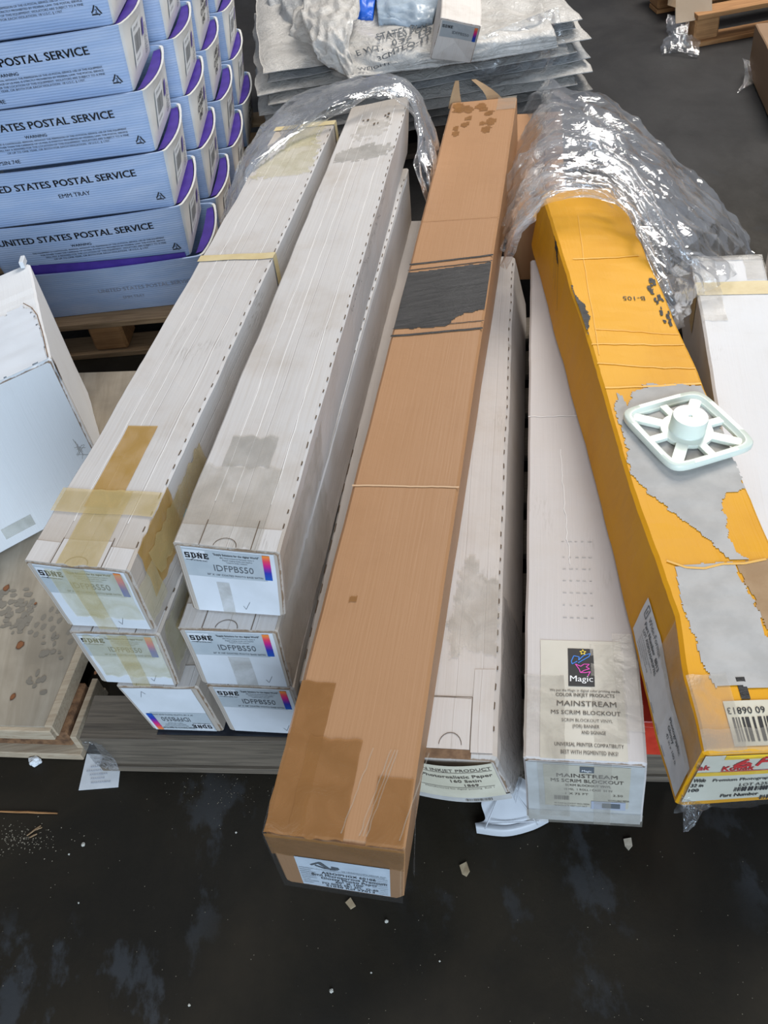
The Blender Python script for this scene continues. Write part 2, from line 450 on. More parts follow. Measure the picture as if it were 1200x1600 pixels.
class Print:
    """collects lettering and bars laid on a surface map fn(x_metres, y_metres, offset)"""
    def __init__(s, fn, off=.0012): s.fn = fn; s.v = []; s.f = []; s.uv = []; s.off = off
    def text(s, body, x, y, h, align='L', bold=0.0, width=None, rot=0, spacing=1.0, xs=1.0):
        vs, w, fs = text2d(body, bold, spacing)
        k = h / .70; kx = k * xs
        if width: kx = width / max(w, 1e-6)
        W = w * kx; dx = {'L': 0, 'C': -W / 2, 'R': -W}[align]
        i = len(s.v); c, sn = math.cos(rot), math.sin(rot)
        for (a, b) in vs:
            xx, yy = a * kx + dx, b * k
            s.v.append(s.fn(x + xx * c - yy * sn, y + xx * sn + yy * c, s.off))
        s.f += [tuple(i + q for q in f) for f in fs]
        return s
    def rect(s, x0, y0, x1, y1, n=1, m=1):
        i = len(s.v)
        for b in range(m + 1):
            for a in range(n + 1):
                s.v.append(s.fn(x0 + (x1 - x0) * a / n, y0 + (y1 - y0) * b / m, s.off))
        for b in range(m):
            for a in range(n):
                s.f.append((i + b * (n + 1) + a, i + b * (n + 1) + a + 1, i + (b + 1) * (n + 1) + a + 1, i + (b + 1) * (n + 1) + a))
                s.uv.append([(a / n, b / m), ((a + 1) / n, b / m), ((a + 1) / n, (b + 1) / m), (a / n, (b + 1) / m)])
        return s
    def line(s, pts, w):
        for (x0, y0), (x1, y1) in zip(pts, pts[1:]):
            d = math.hypot(x1 - x0, y1 - y0) or 1; nx, ny = -(y1 - y0) / d * w / 2, (x1 - x0) / d * w / 2
            i = len(s.v)
            for (x, y) in ((x0 - nx, y0 - ny), (x1 - nx, y1 - ny), (x1 + nx, y1 + ny), (x0 + nx, y0 + ny)):
                s.v.append(s.fn(x, y, s.off))
            s.f.append((i, i + 1, i + 2, i + 3))
        return s
    def build(s, name, mat, parent):
        if not s.v: return None
        me = mesh(name, s.v, s.f, uvs=s.uv if len(s.uv) == len(s.f) else None)
        o = link(name, me, mat, parent)
        if name in ('lettering', 'handwriting', 'bar_code', 'faint_print', 'scuff', 'scratch'): o['kind'] = 'stuff'
        return o

def barcode(p, x0, y0, x1, y1, rng):
    x = x0
    while x < x1:
        w = rng.choice((.012, .02, .035)) * (x1 - x0)
        p.rect(x, y0, min(x + w, x1), y1); x += w + rng.choice((.012, .02, .03)) * (x1 - x0)

# ------------------------------------------------------------------ long cartons
class Carton:
    """a carton lofted through stations [(BL, BR, TL, TR)...] front to back; everything laid on it follows its dents"""
    def __init__(s, stations, amp=.0016, seed=1.0, r=.0035, sag=0.0):
        s.S = [[Vector(p) for p in st] for st in stations]; s.amp = amp; s.seed = seed; s.r = r
        a, b = s.S[0], s.S[-1]
        mids = [sum(st, Vector()) / 4 for st in s.S]
        ln = [0]
        for p, q in zip(mids, mids[1:]): ln.append(ln[-1] + (q - p).length)
        s.L = ln[-1]; s.t = [x / s.L for x in ln]
        s.W = ((a[1] - a[0]).length + (a[3] - a[2]).length) / 2
        s.H = ((a[2] - a[0]).length + (a[3] - a[1]).length) / 2
    def P(s, u, v, w):
        k = 0
        while k < len(s.t) - 2 and v > s.t[k + 1]: k += 1
        f = (v - s.t[k]) / (s.t[k + 1] - s.t[k])
        A, B = s.S[k], s.S[k + 1]
        c = [A[i] + (B[i] - A[i]) * f for i in range(4)]
        p = (c[0] * (1 - u) + c[1] * u) * (1 - w) + (c[2] * (1 - u) + c[3] * u) * w
        if s.amp:
            L = v * s.L; q = s.seed * 13.7
            ks = w * 1.0 + .15
            p = p + Vector((nz(L * 9, u * 1.5 + q, w * 1.5), 0, nz(L * 7 + 9, u * 2.2 + q, w * 1.5 + 5) * ks)) * s.amp
            p = p + Vector((nz(L * 45, u * 3 + q, w * 3 + 2), 0, nz(L * 38, u * 3 + q + 8, w * 3) * ks)) * (s.amp * .35)
        return p
    def face(s, f):
        W, H, L = s.W, s.H, s.L
        if f == 'top':   g = lambda x, y: s.P(x / W, y / L, 1)
        elif f == 'front': g = lambda x, y: s.P(x / W, 0, y / H)
        elif f == 'right': g = lambda x, y: s.P(1, x / L, y / H)
        elif f == 'left':  g = lambda x, y: s.P(0, 1 - x / L, y / H)
        elif f == 'left2':  g = lambda x, y: s.P(0, x / L, y / H)
        elif f == 'back':  g = lambda x, y: s.P(1 - x / W, 1, y / H)
        sg = -1 if f == 'left2' else 1
        def fn(x, y, off=0.0):
            p = g(x, y); e = .004
            n = (g(x + e, y) - g(x - e, y)).cross(g(x, y + e) - g(x, y - e))
            return p + n.normalized() * (off * sg)
        return fn
    def body(s, name, mat, parent, nv=None):
        W, H, L, r = s.W, s.H, s.L, s.r
        nv = nv or max(8, int(L / .022))
        ru, rw = r / W, r / H
        prof = []       # (u, w, side, dist) going round
        def side(n, fn, k):
            return [fn(i / n) for i in range(n + 1)]
        nU, nW = 6, 4
        us = [ru + (1 - 2 * ru) * i / nU for i in range(nU + 1)]; ws = [rw + (1 - 2 * rw) * i / nW for i in range(nW + 1)]
        loop = []
        for x in us: loop.append((x, 1, 'T'))
        for x in ws[::-1]: loop.append((1, x, 'R'))
        for x in us[::-1]: loop.append((x, 0, 'B'))
        for x in ws: loop.append((0, x, 'L'))
        loop = loop[::-1]
        n = len(loop)
        vs = [0, r / L] + [r / L + (1 - 2 * r / L) * (i + 1) / nv for i in range(nv)] + [1]
        V = []; Fc = []; UV = []; ED = []
        for k, v in enumerate(vs):
            ins = r if k in (0, len(vs) - 1) else 0
            for (u, w, _) in loop:
                uu = u + (ins / W) * (1 if u < .5 else -1) * (1 if abs(u - .5) > .5 - ru - 1e-6 else 0)
                ww = w + (ins / H) * (1 if w < .5 else -1) * (1 if abs(w - .5) > .5 - rw - 1e-6 else 0)
                V.append(s.P(uu, v, ww))
        def co(i, k, sd):
            u, w, _ = loop[i]; v = vs[k]
            if sd in 'TB': return (u * W + (0 if sd == 'T' else 1.7), v * L), (min(u, 1 - u) * W, min(v, 1 - v) * L)
            return (w * H + (.6 if sd == 'R' else 1.2), v * L), (min(w, 1 - w) * H, min(v, 1 - v) * L)
        for k in range(len(vs) - 1):
            for i in range(n):
                j = (i + 1) % n
                sd = loop[i][2]
                Fc.append((k * n + i, k * n + j, (k + 1) * n + j, (k + 1) * n + i))
                cc = [co(i, k, sd), co(j, k, sd), co(j, k + 1, sd), co(i, k + 1, sd)]
                if loop[i][2] != loop[j][2]:
                    cc = [co(i, k, sd)] * 2 + [co(i, k + 1, sd)] * 2
                UV.append([c[0] for c in cc]); ED.append([c[1] for c in cc])
        for end, k in ((0, 0), (1, len(vs) - 1)):
            ci = len(V); V.append(s.P(.5, end, .5))
            for i in range(n):
                j = (i + 1) % n
                a, b = k * n + i, k * n + j
                Fc.append((b, a, ci) if end == 0 else (a, b, ci))
                def cu(q): return (loop[q][0] * W + 2.6, loop[q][1] * H)
                cs = [cu(j), cu(i)] if end == 0 else [cu(i), cu(j)]
                UV.append(cs + [(.5 * W + 2.6, .5 * H)]); ED.append([(.0035, .0035), (.0035, .0035), (min(W, H) / 2,) * 2])
        return link(name, mesh(name, V, Fc, UV, ED), mat, parent)
    def patch(s, name, f, x0, x1, y0, y1, mat, parent, off=.0010, cell=.02, jag=(0, 0), seed=0):
        """a thin strip laid on one face; jag roughens its ends along x and y"""
        fn = s.face(f); nx = max(1, int(abs(x1 - x0) / cell)); ny = max(1, int(abs(y1 - y0) / cell))
        mb = MB()
        def g(a, b):
            x = x0 + (x1 - x0) * a; y = y0 + (y1 - y0) * b
            if jag[1]: y += (nz(x * 60, seed, 3) * jag[1]) * (abs(b - .5) * 2) ** 4
            if jag[0]: x += (nz(y * 60, seed, 9) * jag[0]) * (abs(a - .5) * 2) ** 4
            return fn(x, y, off)
        if jag[1]: nx = max(nx, int(abs(x1 - x0) / .005))
        mb.grid(g, nx, ny)
        V, Fc = mb.v, mb.f
        uv = []
        for b in range(ny):
            for a in range(nx):
                q = [(a, b), (a + 1, b), (a + 1, b + 1), (a, b + 1)]
                uv.append([(x0 + (x1 - x0) * i / nx, y0 + (y1 - y0) * j / ny) for i, j in q])
        ed = [[(.5, .5)] * 4 for _ in uv]
        return link(name, mesh(name, V, Fc, uv, ed), mat, parent)
    def torn(s, name, f, poly, mat, parent, off=.0012, cell=.004, rough=.006, seed=0):
        """an irregular patch with a ragged outline, cut out of a fine grid that follows the face"""
        fn = s.face(f); xs = [p[0] for p in poly]; ys = [p[1] for p in poly]
        x0, x1, y0, y1 = min(xs) - rough, max(xs) + rough, min(ys) - rough, max(ys) + rough
        nx, ny = max(2, int((x1 - x0) / cell)), max(2, int((y1 - y0) / cell))
        def inside(x, y):
            x += nz(x * 70, y * 70, seed) * rough + nz(x * 220, y * 220, seed + 4) * rough * .4
            y += nz(x * 70, y * 70, seed + 7) * rough
            c = False; j = len(poly) - 1
            for i in range(len(poly)):
                if (poly[i][1] > y) != (poly[j][1] > y) and x < (poly[j][0] - poly[i][0]) * (y - poly[i][1]) / (poly[j][1] - poly[i][1]) + poly[i][0]:
                    c = not c
                j = i
            return c
        DX, DY = {'top': (s.W, s.L), 'front': (s.W, s.H), 'back': (s.W, s.H)}.get(f, (s.L, s.H))
        idx = {}; V = []; Fc = []
        def vid(a, b):
            if (a, b) not in idx:
                idx[(a, b)] = len(V); V.append(fn(x0 + (x1 - x0) * a / nx, y0 + (y1 - y0) * b / ny, off))
            return idx[(a, b)]
        for b in range(ny):
            for a in range(nx):
                xc, yc = x0 + (x1 - x0) * (a + .5) / nx, y0 + (y1 - y0) * (b + .5) / ny
                if .001 < xc < DX - .001 and .001 < yc < DY - .001 and inside(xc, yc):
                    Fc.append((vid(a, b), vid(a + 1, b), vid(a + 1, b + 1), vid(a, b + 1)))
        if not Fc: return None
        return link(name, mesh(name, V, Fc), mat, parent)
    def slots(s, name, f, along, x, mat, parent, start=.03, end=.97, step=.034, ln=.0125, w=.0021, rng=None):
        """the row of perforation slots along a fold"""
        fn = s.face(f); V = []; Fc = []; y = start * s.L
        while y < end * s.L:
            l = ln * rng.uniform(.6, 1.2); xx = x + rng.uniform(-.001, .001); i = len(V)
            for (a, b) in ((xx - w / 2, y), (xx + w / 2, y + l * .1), (xx + w / 2, y + l * .9), (xx - w / 2, y + l)):
                V.append(fn(a, b, .0006))
            Fc.append((i, i + 1, i + 2, i + 3)); y += step * rng.uniform(.85, 1.15)
        o = link(name, mesh(name, V, Fc), mat, parent); o['kind'] = 'stuff'; return o

def hexa(FTL, FTR, BTL, BTR, FBL, FBR, BBL=None, BBR=None):
    BBL = BBL or BTL - (FTL - FBL); BBR = BBR or BTR - (FTR - FBR)
    return [(FBL, FBR, FTL, FTR), (BBL, BBR, BTL, BTR)]

# ================================================================== the setting
fm = MB()
fm.grid(lambda a, b: Vector((-7 + 14 * a, -5 + 16 * b, 0)), 8, 8)
fl = fm.build('floor', floor_mat()); fl['kind'] = 'structure'

# ------------------------------------------------------------------ pallets
def beam(name, p, q, w, h, mat, parent, roll=0.0):
    """a plank from p to q (centre line), w wide across, h thick"""
    p, q = Vector(p), Vector(q); d = q - p; ln = d.length; d.normalize()
    side = d.cross(Vector((0, 0, 1))).normalized(); up = side.cross(d)
    R = Matrix((d, side, up)).transposed()
    mb = MB().box((0, 0, 0), (ln, w, h))
    o = link(name, mesh(name, mb.v, mb.f), mat)
    o.parent = parent; o.location = (p + q) / 2 - wloc(parent); o.rotation_euler = R.to_euler(); return o

def pallet(name, label, org, X, nx, ny, boards, mat, mat2, group='wooden pallets', top=.12, front_board=False, matb=None):
    """org: front-left corner on the floor; X: unit direction of the front edge"""
    X = Vector((X[0], X[1], 0)).normalized(); Y = Vector((-X.y, X.x, 0)); O = Vector((org[0], org[1], 0))
    t = thing(name, label, 'pallet', O, group)
    bw = .092
    for k in range(boards):
        y = bw / 2 + (ny - bw) * k / (boards - 1)
        j = random.uniform(-.004, .004)
        a = O + Y * y + X * j + Vector((0, 0, top - .009)); beam('plank', a, a + X * (nx + j), bw, .018, mat, t)
    for k in range(3):
        y0 = .0 + .02; x = .05 + (nx - .1) * k / 2
        if front_board:
            yy = [.024, ny / 2, ny - .024][k]
            a = O + Y * yy + X * .012 + Vector((0, 0, .059)); beam('stringer', a, a + X * (nx - .024), .038, .080, mat2, t)
        else:
            for y in (.06, ny / 2, ny - .06):
                a = O + X * (x - .05) + Y * y + Vector((0, 0, .059)); beam('block', a, a + X * .10, .10, .082, matb or mat2, t)
    for k in range(3):
        y = .045 + (ny - .09) * k / 2
        a = O + Y * y + Vector((0, 0, .009)); beam('bottom_board', a, a + X * nx, .09, .017, mat2, t)
    return t

random.seed(3)
PX = (at(460, 1160, .12) - at(125, 1155, .12)); p0 = at(125, 1155, .12)
pal = pallet('wooden_pallet', 'weathered grey wooden pallet carrying the stacked white cartons', (p0.x, p0.y), (PX.x, PX.y), 1.05, 1.22, 9,
       M['pallet_grey'], M['pallet_grey'], front_board=True)
Xp = Vector((PX.x, PX.y, 0)).normalized(); Yp = Vector((-Xp.y, Xp.x, 0))
q0 = Vector((p0.x, p0.y, 0)) + Xp * 1.10 + Yp * .16
pallet('wooden_pallet', 'grey wooden pallet at the right under the taped white carton', (q0.x, q0.y), (Xp.x, Xp.y), .75, 1.22, 9,
       M['pallet_grey'], M['pallet_grey'], front_board=True)
e0 = at(108, 509, .12); e1 = at(275, 494, .12); EX = (e1 - e0).normalized()
eo = Vector((e0.x, e0.y, 0)) - EX * .42
pallet('wooden_pallet', 'tan wooden pallet under the stacked postal trays', (eo.x, eo.y), (EX.x, EX.y), 1.02, 1.30, 8,
       M['pallet_tan'], M['pallet_tan'], matb=M['pallet_orange'])
so = (-.04, 3.18)
pallet('wooden_pallet', 'pallet hidden under the pile of folded plastic sacks', so, (.999, -.03), .98, .9, 7, M['pallet_grey'], M['pallet_grey'])

# black slip sheet under the bottom row
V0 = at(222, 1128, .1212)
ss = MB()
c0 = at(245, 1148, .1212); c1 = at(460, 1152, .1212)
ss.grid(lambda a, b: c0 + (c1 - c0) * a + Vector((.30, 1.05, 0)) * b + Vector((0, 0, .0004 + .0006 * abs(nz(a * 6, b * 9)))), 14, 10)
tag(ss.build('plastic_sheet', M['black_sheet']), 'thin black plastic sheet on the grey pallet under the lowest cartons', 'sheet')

# ================================================================== white cartons of the left stack
rng = random.Random(7)
G_STACK = 'white cartons stacked on the grey pallet'
PERP = Vector((0.312, 0.950, 0))      # the run of the stack
def slab_logo(p, x, y, w, h):
    """four blocky slab letters S D N E"""
    t_ = w * .30; q = h * .17; g = w * 1.22
    def bar(k, x0, y0, x1, y1): p.rect(x + k * g + x0 * w, y + y0 * h, x + k * g + x1 * w, y + y1 * h)
    for (x0, y0, x1, y1) in ((0, 0, 1, .2), (0, .4, 1, .6), (0, .8, 1, 1), (0, .5, .34, 1), (.66, 0, 1, .5), (0, .2, .2, .3), (.8, .7, 1, .8)): bar(0, x0, y0, x1, y1)
    for (x0, y0, x1, y1) in ((0, 0, .8, .18), (0, .82, .8, 1), (.12, 0, .44, 1), (.68, .12, 1, .88)): bar(1, x0, y0, x1, y1)
    for (x0, y0, x1, y1) in ((0, 0, .42, .16), (.08, 0, .34, 1), (0, .84, .4, 1), (.72, 0, 1, 1), (.62, .84, 1.08, 1)): bar(2, x0, y0, x1, y1)
    p.line([(x + 2 * g + .2 * w, y + h * .95), (x + 2 * g + .86 * w, y + h * .05)], w * .34)
    for (x0, y0, x1, y1) in ((0, 0, 1, .18), (0, .82, 1, 1), (.1, 0, .44, 1), (.4, .42, .75, .58), (.82, 0, 1, .32), (.82, .68, 1, 1), (.68, .34, .8, .66)): bar(3, x0, y0, x1, y1)
def sdne_label(c, parent, flip=False, faded=False):
    """the printed end label: grey-blue panel, maker's word, product code, colour bar"""
    W, H = c.W, c.H; base = c.face('front')
    fn = (lambda x, y, o=0.0: base(W - x, H - y, o)) if flip else base
    pan = Print(fn, .0009).rect(.012, .004, W - .008, H - .004, 6, 5).build('end_panel', M['label_face'], parent)
    lab = Print(fn, .0013).rect(.012, H * .56, W - .022, H * .955, 6, 3).build('label', M['label_grey'], parent)
    wl = Print(fn, .0016).rect(.014, H * .80, .048, H * .94).build('logo_field', M['label_face'], lab)
    a = Print(fn, .0021); slab_logo(a, .016, H * .825, .0078, .0115)
    a.text('SYSTEMS INC', .024, H * .785, .0030, bold=.01)
    a.line([(.016, H * .80), (.024, H * .795), (.034, H * .85), (.040, H * .92)], .0008)
    a.text('"Supply Solutions for the digital World"', W * .38, H * .895, .0040, width=W * .43, bold=.02)
    a.build('lettering', M['ink'], lab)
    b = Print(fn, .0021)
    b.text('800 West Industrial Parkway, Suite 4', W * .44, H * .855, .0028, width=W * .32)
    b.text('Digital imaging media and supplies', W * .46, H * .823, .0028, width=W * .28)
    b.text('Telephone orders welcome', W * .49, H * .792, .0028, width=W * .20)
    b.text('IDFPBS50', W * .36, H * .665, .0135, width=W * .38, bold=-.006)
    b.text('50" X 100\' COATED PHOTO BASE SATIN', W * .28, H * .595, .0038, width=W * .54, bold=.004)
    b.build('lettering', M['ink_grey'], lab)
    bar = Print(fn, .0021).rect(W - .025, H * .585, W - .014, H * .955).build('colour_bar', M['bar'], lab)
    tk = Print(fn, .0016)
    x = W * rng.uniform(.55, .8); tk.line([(x, .022), (x + .004, .014), (x + .012, .032)], .0007)
    tk.build('pen_tick', M['ink_grey'], pan)

def stack_carton(nm, hx, label, mat, flip=False, thumb=True, seed=1.0, amp=.0020):
    c = Carton(hx, amp=amp, seed=seed)
    base = (c.P(.5, 0, 0) + c.P(.5, 1, 0)) / 2
    t = thing('long_carton', label, 'box', base, G_STACK)
    c.body('carton_body', mat, t)
    W, H, L = c.W, c.H, c.L
    sdne_label(c, t, flip)
    # tuck flaps at the front end: proud slabs with slits between, thumb cut in the middle one
    for (a, b) in ((.004, .26 * W), (.262 * W, .74 * W), (.745 * W, W - .004)):
        c.patch('tuck_flap', 'top', a, b, .001, .042 + rng.uniform(-.004, .012), mat, t, off=.0012)
    if thumb:
        p = Print(c.face('top'), .0019)
        p.line([(W * .5 + .017 * math.cos(x), .002 + .015 * math.sin(x)) for x in [math.pi * k / 10 for k in range(11)]], .0011)
        p.build('thumb_cut', M['slot'], t)
    for (sx_, sl_) in ((.262, .05), (.745, .055)):
        p = Print(c.face('top'), .0018); p.line([(sx_ * W, .0), (sx_ * W, sl_)], .0013); p.build('flap_slit', M['slot'], t)
    c.slots('perforation', 'top', 0, W - .003, M['slot'], t, rng=rng)
    for xx in (.26, .42, .80):
        p = Print(c.face('top'), .0007)
        p.line([(W * xx + .0015 * nz(k * .8, seed, xx * 9), L * (.06 + .9 * k / 40)) for k in range(41)], .0013)
        p.build('crease', M['crease'], t)
    return c, t

def zz(px, py, z): return at(px, py, z)
LEN = 1.452
def row_back(f, yaw_dx, L=LEN):
    d = Vector((yaw_dx, 1, 0)).normalized(); return f + d * L

hA = hexa(zz(36, 877, .573), zz(200, 892, .573), zz(434, 197, .573), zz(526, 186, .573), zz(106, 978, .4235), zz(246, 985, .4235))
cA, tA = stack_carton('A', hA, 'white long carton with yellowed tape over its front, top left of the stack', M['white0'], seed=1.1)
hB = hexa(zz(268, 848, .573), zz(436, 864, .573), zz(549, 167, .573), zz(640, 149, .573), zz(302, 954, .4235), zz(446, 964, .4235))
cB, tB = stack_carton('B', hB, 'white long carton with grey scuffs and loose front flaps, top right of the stack', M['white1'], seed=2.2)
fTL, fTR, fBL, fBR = zz(106, 987, .4225), zz(250, 991, .4225), zz(158, 1066, .2725), zz(280, 1072, .2725)
hC = hexa(fTL, fTR, row_back(fTL, .276), row_back(fTR, .276), fBL, fBR)
cC, tC = stack_carton('C', hC, 'white long carton with yellow tape across its label, middle row left', M['white2'], thumb=False, seed=3.3)
fTL, fTR, fBL, fBR = zz(276, 981, .4225), zz(433, 987, .4225), zz(316, 1068, .2725), zz(456, 1075, .2725)
hD = hexa(fTL, fTR, row_back(fTL, .282), row_back(fTR, .288), fBL, fBR)
cD, tD = stack_carton('D', hD, 'white long carton with a half-moon thumb cut, middle row right', M['white3'], seed=4.4)
fTL, fTR, fBL, fBR = zz(180, 1072, .2715), zz(308, 1074, .2715), zz(240, 1140, .1235), zz(350, 1144, .1235)
hE = hexa(fTL, fTR, row_back(fTL, .258), row_back(fTR, .258), fBL, fBR)
cE, tE = stack_carton('E', hE, 'white long carton with its label upside down, bottom row left', M['white4'], flip=True, thumb=False, seed=5.5)
fTL, fTR, fBL = zz(320, 1070, .2715), zz(457, 1076, .2715), zz(358, 1142, .1235)
fBR = fTR + (fBL - fTL)
hF = hexa(fTL, fTR, row_back(fTL, .258), row_back(fTR, .258), fBL, fBR)
cF, tF = stack_carton('F', hF, 'white long carton with upright label, bottom row right beside the brown carton', M['white5'], thumb=False, seed=6.6)

# tape on A: band round the front, tan strip on the top, yellowed sheets over the end and right side
W, H, L = cA.W, cA.H, cA.L
cA.patch('tape_strip', 'top', .045, .098, .115, .30, M['tan_tape'], tA, off=.0012)
cA.patch('tape_strip', 'top', .050, .112, .0, .150, M['tan_tape_light'], tA, off=.0022, jag=(0, .006))
cA.patch('tape_band', 'top', -.001, W + .001, .100, .150, M['tan_tape_light'], tA, off=.0028)
cA.patch('tape_strip', 'front', .030, W - .010, .030, H * .94, M['yellowed_tape'], tA, off=.0030, jag=(.004, .008))
cA.patch('tape_strip', 'front', .058, .092, .0, H * .99, M['amber_tape'], tA, off=.0036)
cA.patch('tape_strip', 'right', .035, .165, .045, H, M['tan_tape'], tA, off=.0014, jag=(.012, .006))
cA.patch('tape_strip', 'right', .060, .30, .06, H * .80, M['tan_tape_light'], tA, off=.0026, jag=(.02, .012), seed=4)
cA.patch('tape_strip', 'right', .002, .060, .020, H * .7, M['yellowed_tape'], tA, off=.0022, jag=(.006, .006), seed=2)
# two bands of old masking tape round A further back
for y in (.80, 1.385):
    cA.patch('tape_band', 'top', -.0012, W + .0012, y, y + .022, M['masking'], tA, off=.0016)
    cA.patch('tape_band', 'right', y, y + .022, .07 if y < 1 else .03, H + .001, M['masking'], tA, off=.0016)
cA.torn('stain', 'top', [(.01, 1.14), (.15, 1.15), (.15, 1.28), (.12, 1.34), (.06, 1.31), (.02, 1.22)], M['yellowed_tape'], tA, off=.0012, cell=.004, rough=.02)
cA.torn('stain', 'top', [(.05, 1.27), (.125, 1.29), (.135, 1.42), (.06, 1.41)], M['yellowed_tape'], tA, off=.0014, cell=.006, rough=.02, seed=5)
# tape on C
W, H = cC.W, cC.H
cC.patch('tape_strip', 'front', .020, W - .006, .028, H * .97, M['yellowed_tape'], tC, off=.0030, jag=(.004, .008), seed=8)
cC.patch('tape_strip', 'front', .062, .094, .0, H * .99, M['amber_tape'], tC, off=.0036)
cC.patch('tape_strip', 'right', .012, .16, .03, H * .95, M['yellowed_tape'], tC, off=.0020, jag=(.012, .008), seed=3)
cC.patch('tape_strip', 'right', .05, .20, .05, H * .7, M['tan_tape_light'], tC, off=.0028, jag=(.012, .008), seed=6)
# grey tape on B's top and front, staple holes at its far end
W, H, L = cB.W, cB.H, cB.L
cB.patch('tape_strip', 'top', .030, .105, .165, .235, M['grey_tape'], tB, off=.0014, jag=(.004, .010))
cB.patch('tape_strip', 'top', .004, W - .030, .0, .165, M['clear_tape'], tB, off=.0018, jag=(.006, .012), seed=2)
cB.patch('tape_strip', 'right', .01, .30, .02, H * .8, M['clear_tape'], tB, off=.0016, jag=(.02, .01), seed=5)
cB.patch('tape_strip', 'front', .055, .075, .0, H * .5, M['clear_tape'], tB, off=.0026)
cB.torn('scuff', 'top', [(.012, 1.17), (.14, 1.16), (.145, 1.215), (.09, 1.235), (.012, 1.225)], M['grey_tape'], tB, off=.0012, cell=.005, rough=.02)
cB.torn('scuff', 'top', [(.03, 1.27), (.115, 1.28), (.12, 1.36), (.05, 1.37)], M['clear_tape'], tB, off=.0012, cell=.006, rough=.03, seed=3)
for (x, y) in ((.060, 1.365), (.048, 1.37), (.105, 1.372), (.112, 1.362), (.082, 1.335), (.092, 1.337), (.112, 1.378)):
    p = Print(cB.face('top'), .0022).rect(x, y, x + rng.uniform(.003, .007), y + rng.uniform(.005, .010)); p.build('puncture', M['slot'], tB)
p = Print(cB.face('right'), .0016)
for k in range(34):
    x = .60 + k * .0135; y = H * (.93 - .02 * math.sin(k)) - rng.uniform(.004, .018)
    p.line([(x, y), (x + .006, y + rng.uniform(-.012, .012)), (x + .011, y + rng.uniform(-.008, .008))], .0011)
p.build('handwriting', M['ink_grey'], tB)
# clear tape on D
W, H = cD.W, cD.H
cD.patch('tape_strip', 'front', .065, .10, .0, H * .55, M['clear_tape'], tD, off=.0026)
cD.patch('tape_strip', 'right', .01, .34, .01, H * .9, M['clear_tape'], tD, off=.0016, jag=(.02, .01), seed=1)
D_ridge = Print(cD.face('right'), .0012)
D_ridge.line([(cD.L * (.03 + .94 * k / 60), H - .006 - .0015 * nz(k * .4, 3)) for k in range(61)], .010)
D_ridge.build('folded_edge', M['crease'], tD)
cD.slots('perforation', 'right', 0, 0, M['slot'], tD, rng=rng, end=.04)
# pale blue tab stuck on the side of A
tb = MB(); q = zz(284, 884, .53)
tb.grid(lambda a, b: Vector((cB.P(-.01, .045 + .012 * a, .82 + .10 * b)) - Vector((.004, 0, 0))), 2, 2)
tab = tb.build('paper_tab', flat('cyan_paper', (.05, .55, .80), .5), tB)

# ------------------------------------------------------------------ plain white carton beside the stack, mostly under the brown one
gT = .2715
gL0 = zz(462, 1066, gT) + Vector((.004, 0, 0)); gd = Vector((.266, 1, 0)).normalized(); gp = Vector((gd.y, -gd.x, 0))
def straight(f, w, d, p, L, z0, z1):
    f = Vector((f.x, f.y, 0)); up0, up1 = Vector((0, 0, z0)), Vector((0, 0, z1))
    return hexa(f + up1, f + p * w + up1, f + d * L + up1, f + p * w + d * L + up1, f + up0, f + p * w + up0)
cG = Carton(straight(gL0, .142, gd, gp, 1.45, .1225, gT), seed=7.7)
tG = thing('long_carton', 'plain white long carton lying between the white stack and the brown carton', 'box', cG.P(.5, .5, 0), G_STACK)
cG.body('carton_body', M['white_fade'], tG)
cG.patch('tuck_flap', 'top', .004, cG.W - .004, .001, .055, M['white_fade'], tG, off=.0012)
cG.slots('perforation', 'top', 0, .003, M['slot'], tG, rng=rng, step=.05, ln=.03)
pg = Print(cG.face('front'), .001).rect(.004, .004, cG.W - .004, cG.H - .004, 4, 4); pg.build('end_panel', M['label_face'], tG)

# ------------------------------------------------------------------ photo paper carton (bulging front label)
hT = .2725
HTR, HBTR = zz(775, 1187, hT), zz(803, 398, hT)
hd = (HBTR - HTR).normalized(); hp = Vector((hd.y, -hd.x, 0))
HTL, HBTL = HTR - hp * .146, HBTR - hp * .146
HBR = zz(803, 1246, .124); HBL = zz(650, 1240, .124)
cH = Carton([(HBL, HBR, HTL, HTR), (HTL + hd * .06 - Vector((0, 0, hT - .124)), HTR + hd * .06 + hp * .035 - Vector((0, 0, hT - .124)), HTL + hd * .06, HTR + hd * .06),
             (HBTL - Vector((0, 0, hT - .124)), HBTR + hp * .03 - Vector((0, 0, hT - .124)), HBTL, HBTR)], seed=8.8, amp=.0022, r=.006)
tH = thing('long_carton', 'white long carton with a bulging cream paper label, right of the brown carton', 'box', cH.P(.5, .5, 0), G_STACK)
cH.body('carton_body', M['white_fade'], tH)
W, H, L = cH.W, cH.H, cH.L
cH.slots('perforation', 'top', 0, W - .004, M['slot'], tH, rng=rng)
cH.patch('tuck_flap', 'top', .004, W * .72, .012, .095, M['white_fade'], tH, off=.0014)
cH.patch('tuck_flap', 'top', W * .73, W - .006, .008, .15, M['white_fade'], tH, off=.0014)
p = Print(cH.face('top'), .0023)
p.line([(W * .52 + .018 * math.cos(x), .018 + .018 * math.sin(x)) for x in [math.pi * k / 10 for k in range(11)]], .0010)
p.line([(.02, .097), (W * .725, .098), (W * .725, .012)], .0012); p.build('thumb_cut', M['slot'], tH)
cH.patch('kraft_edge', 'top', .004, W * .74, -.002, .012, M['core'], tH, off=.0010)
cH.torn('tape_strip', 'top', [(W * .45, .16), (W * .62, .19), (W * .98, .17), (W * .98, .34), (W * .8, .33), (W * .65, .40), (W * .5, .36), (W * .42, .25)], M['clear_tape'], tH, off=.0018, rough=.01)
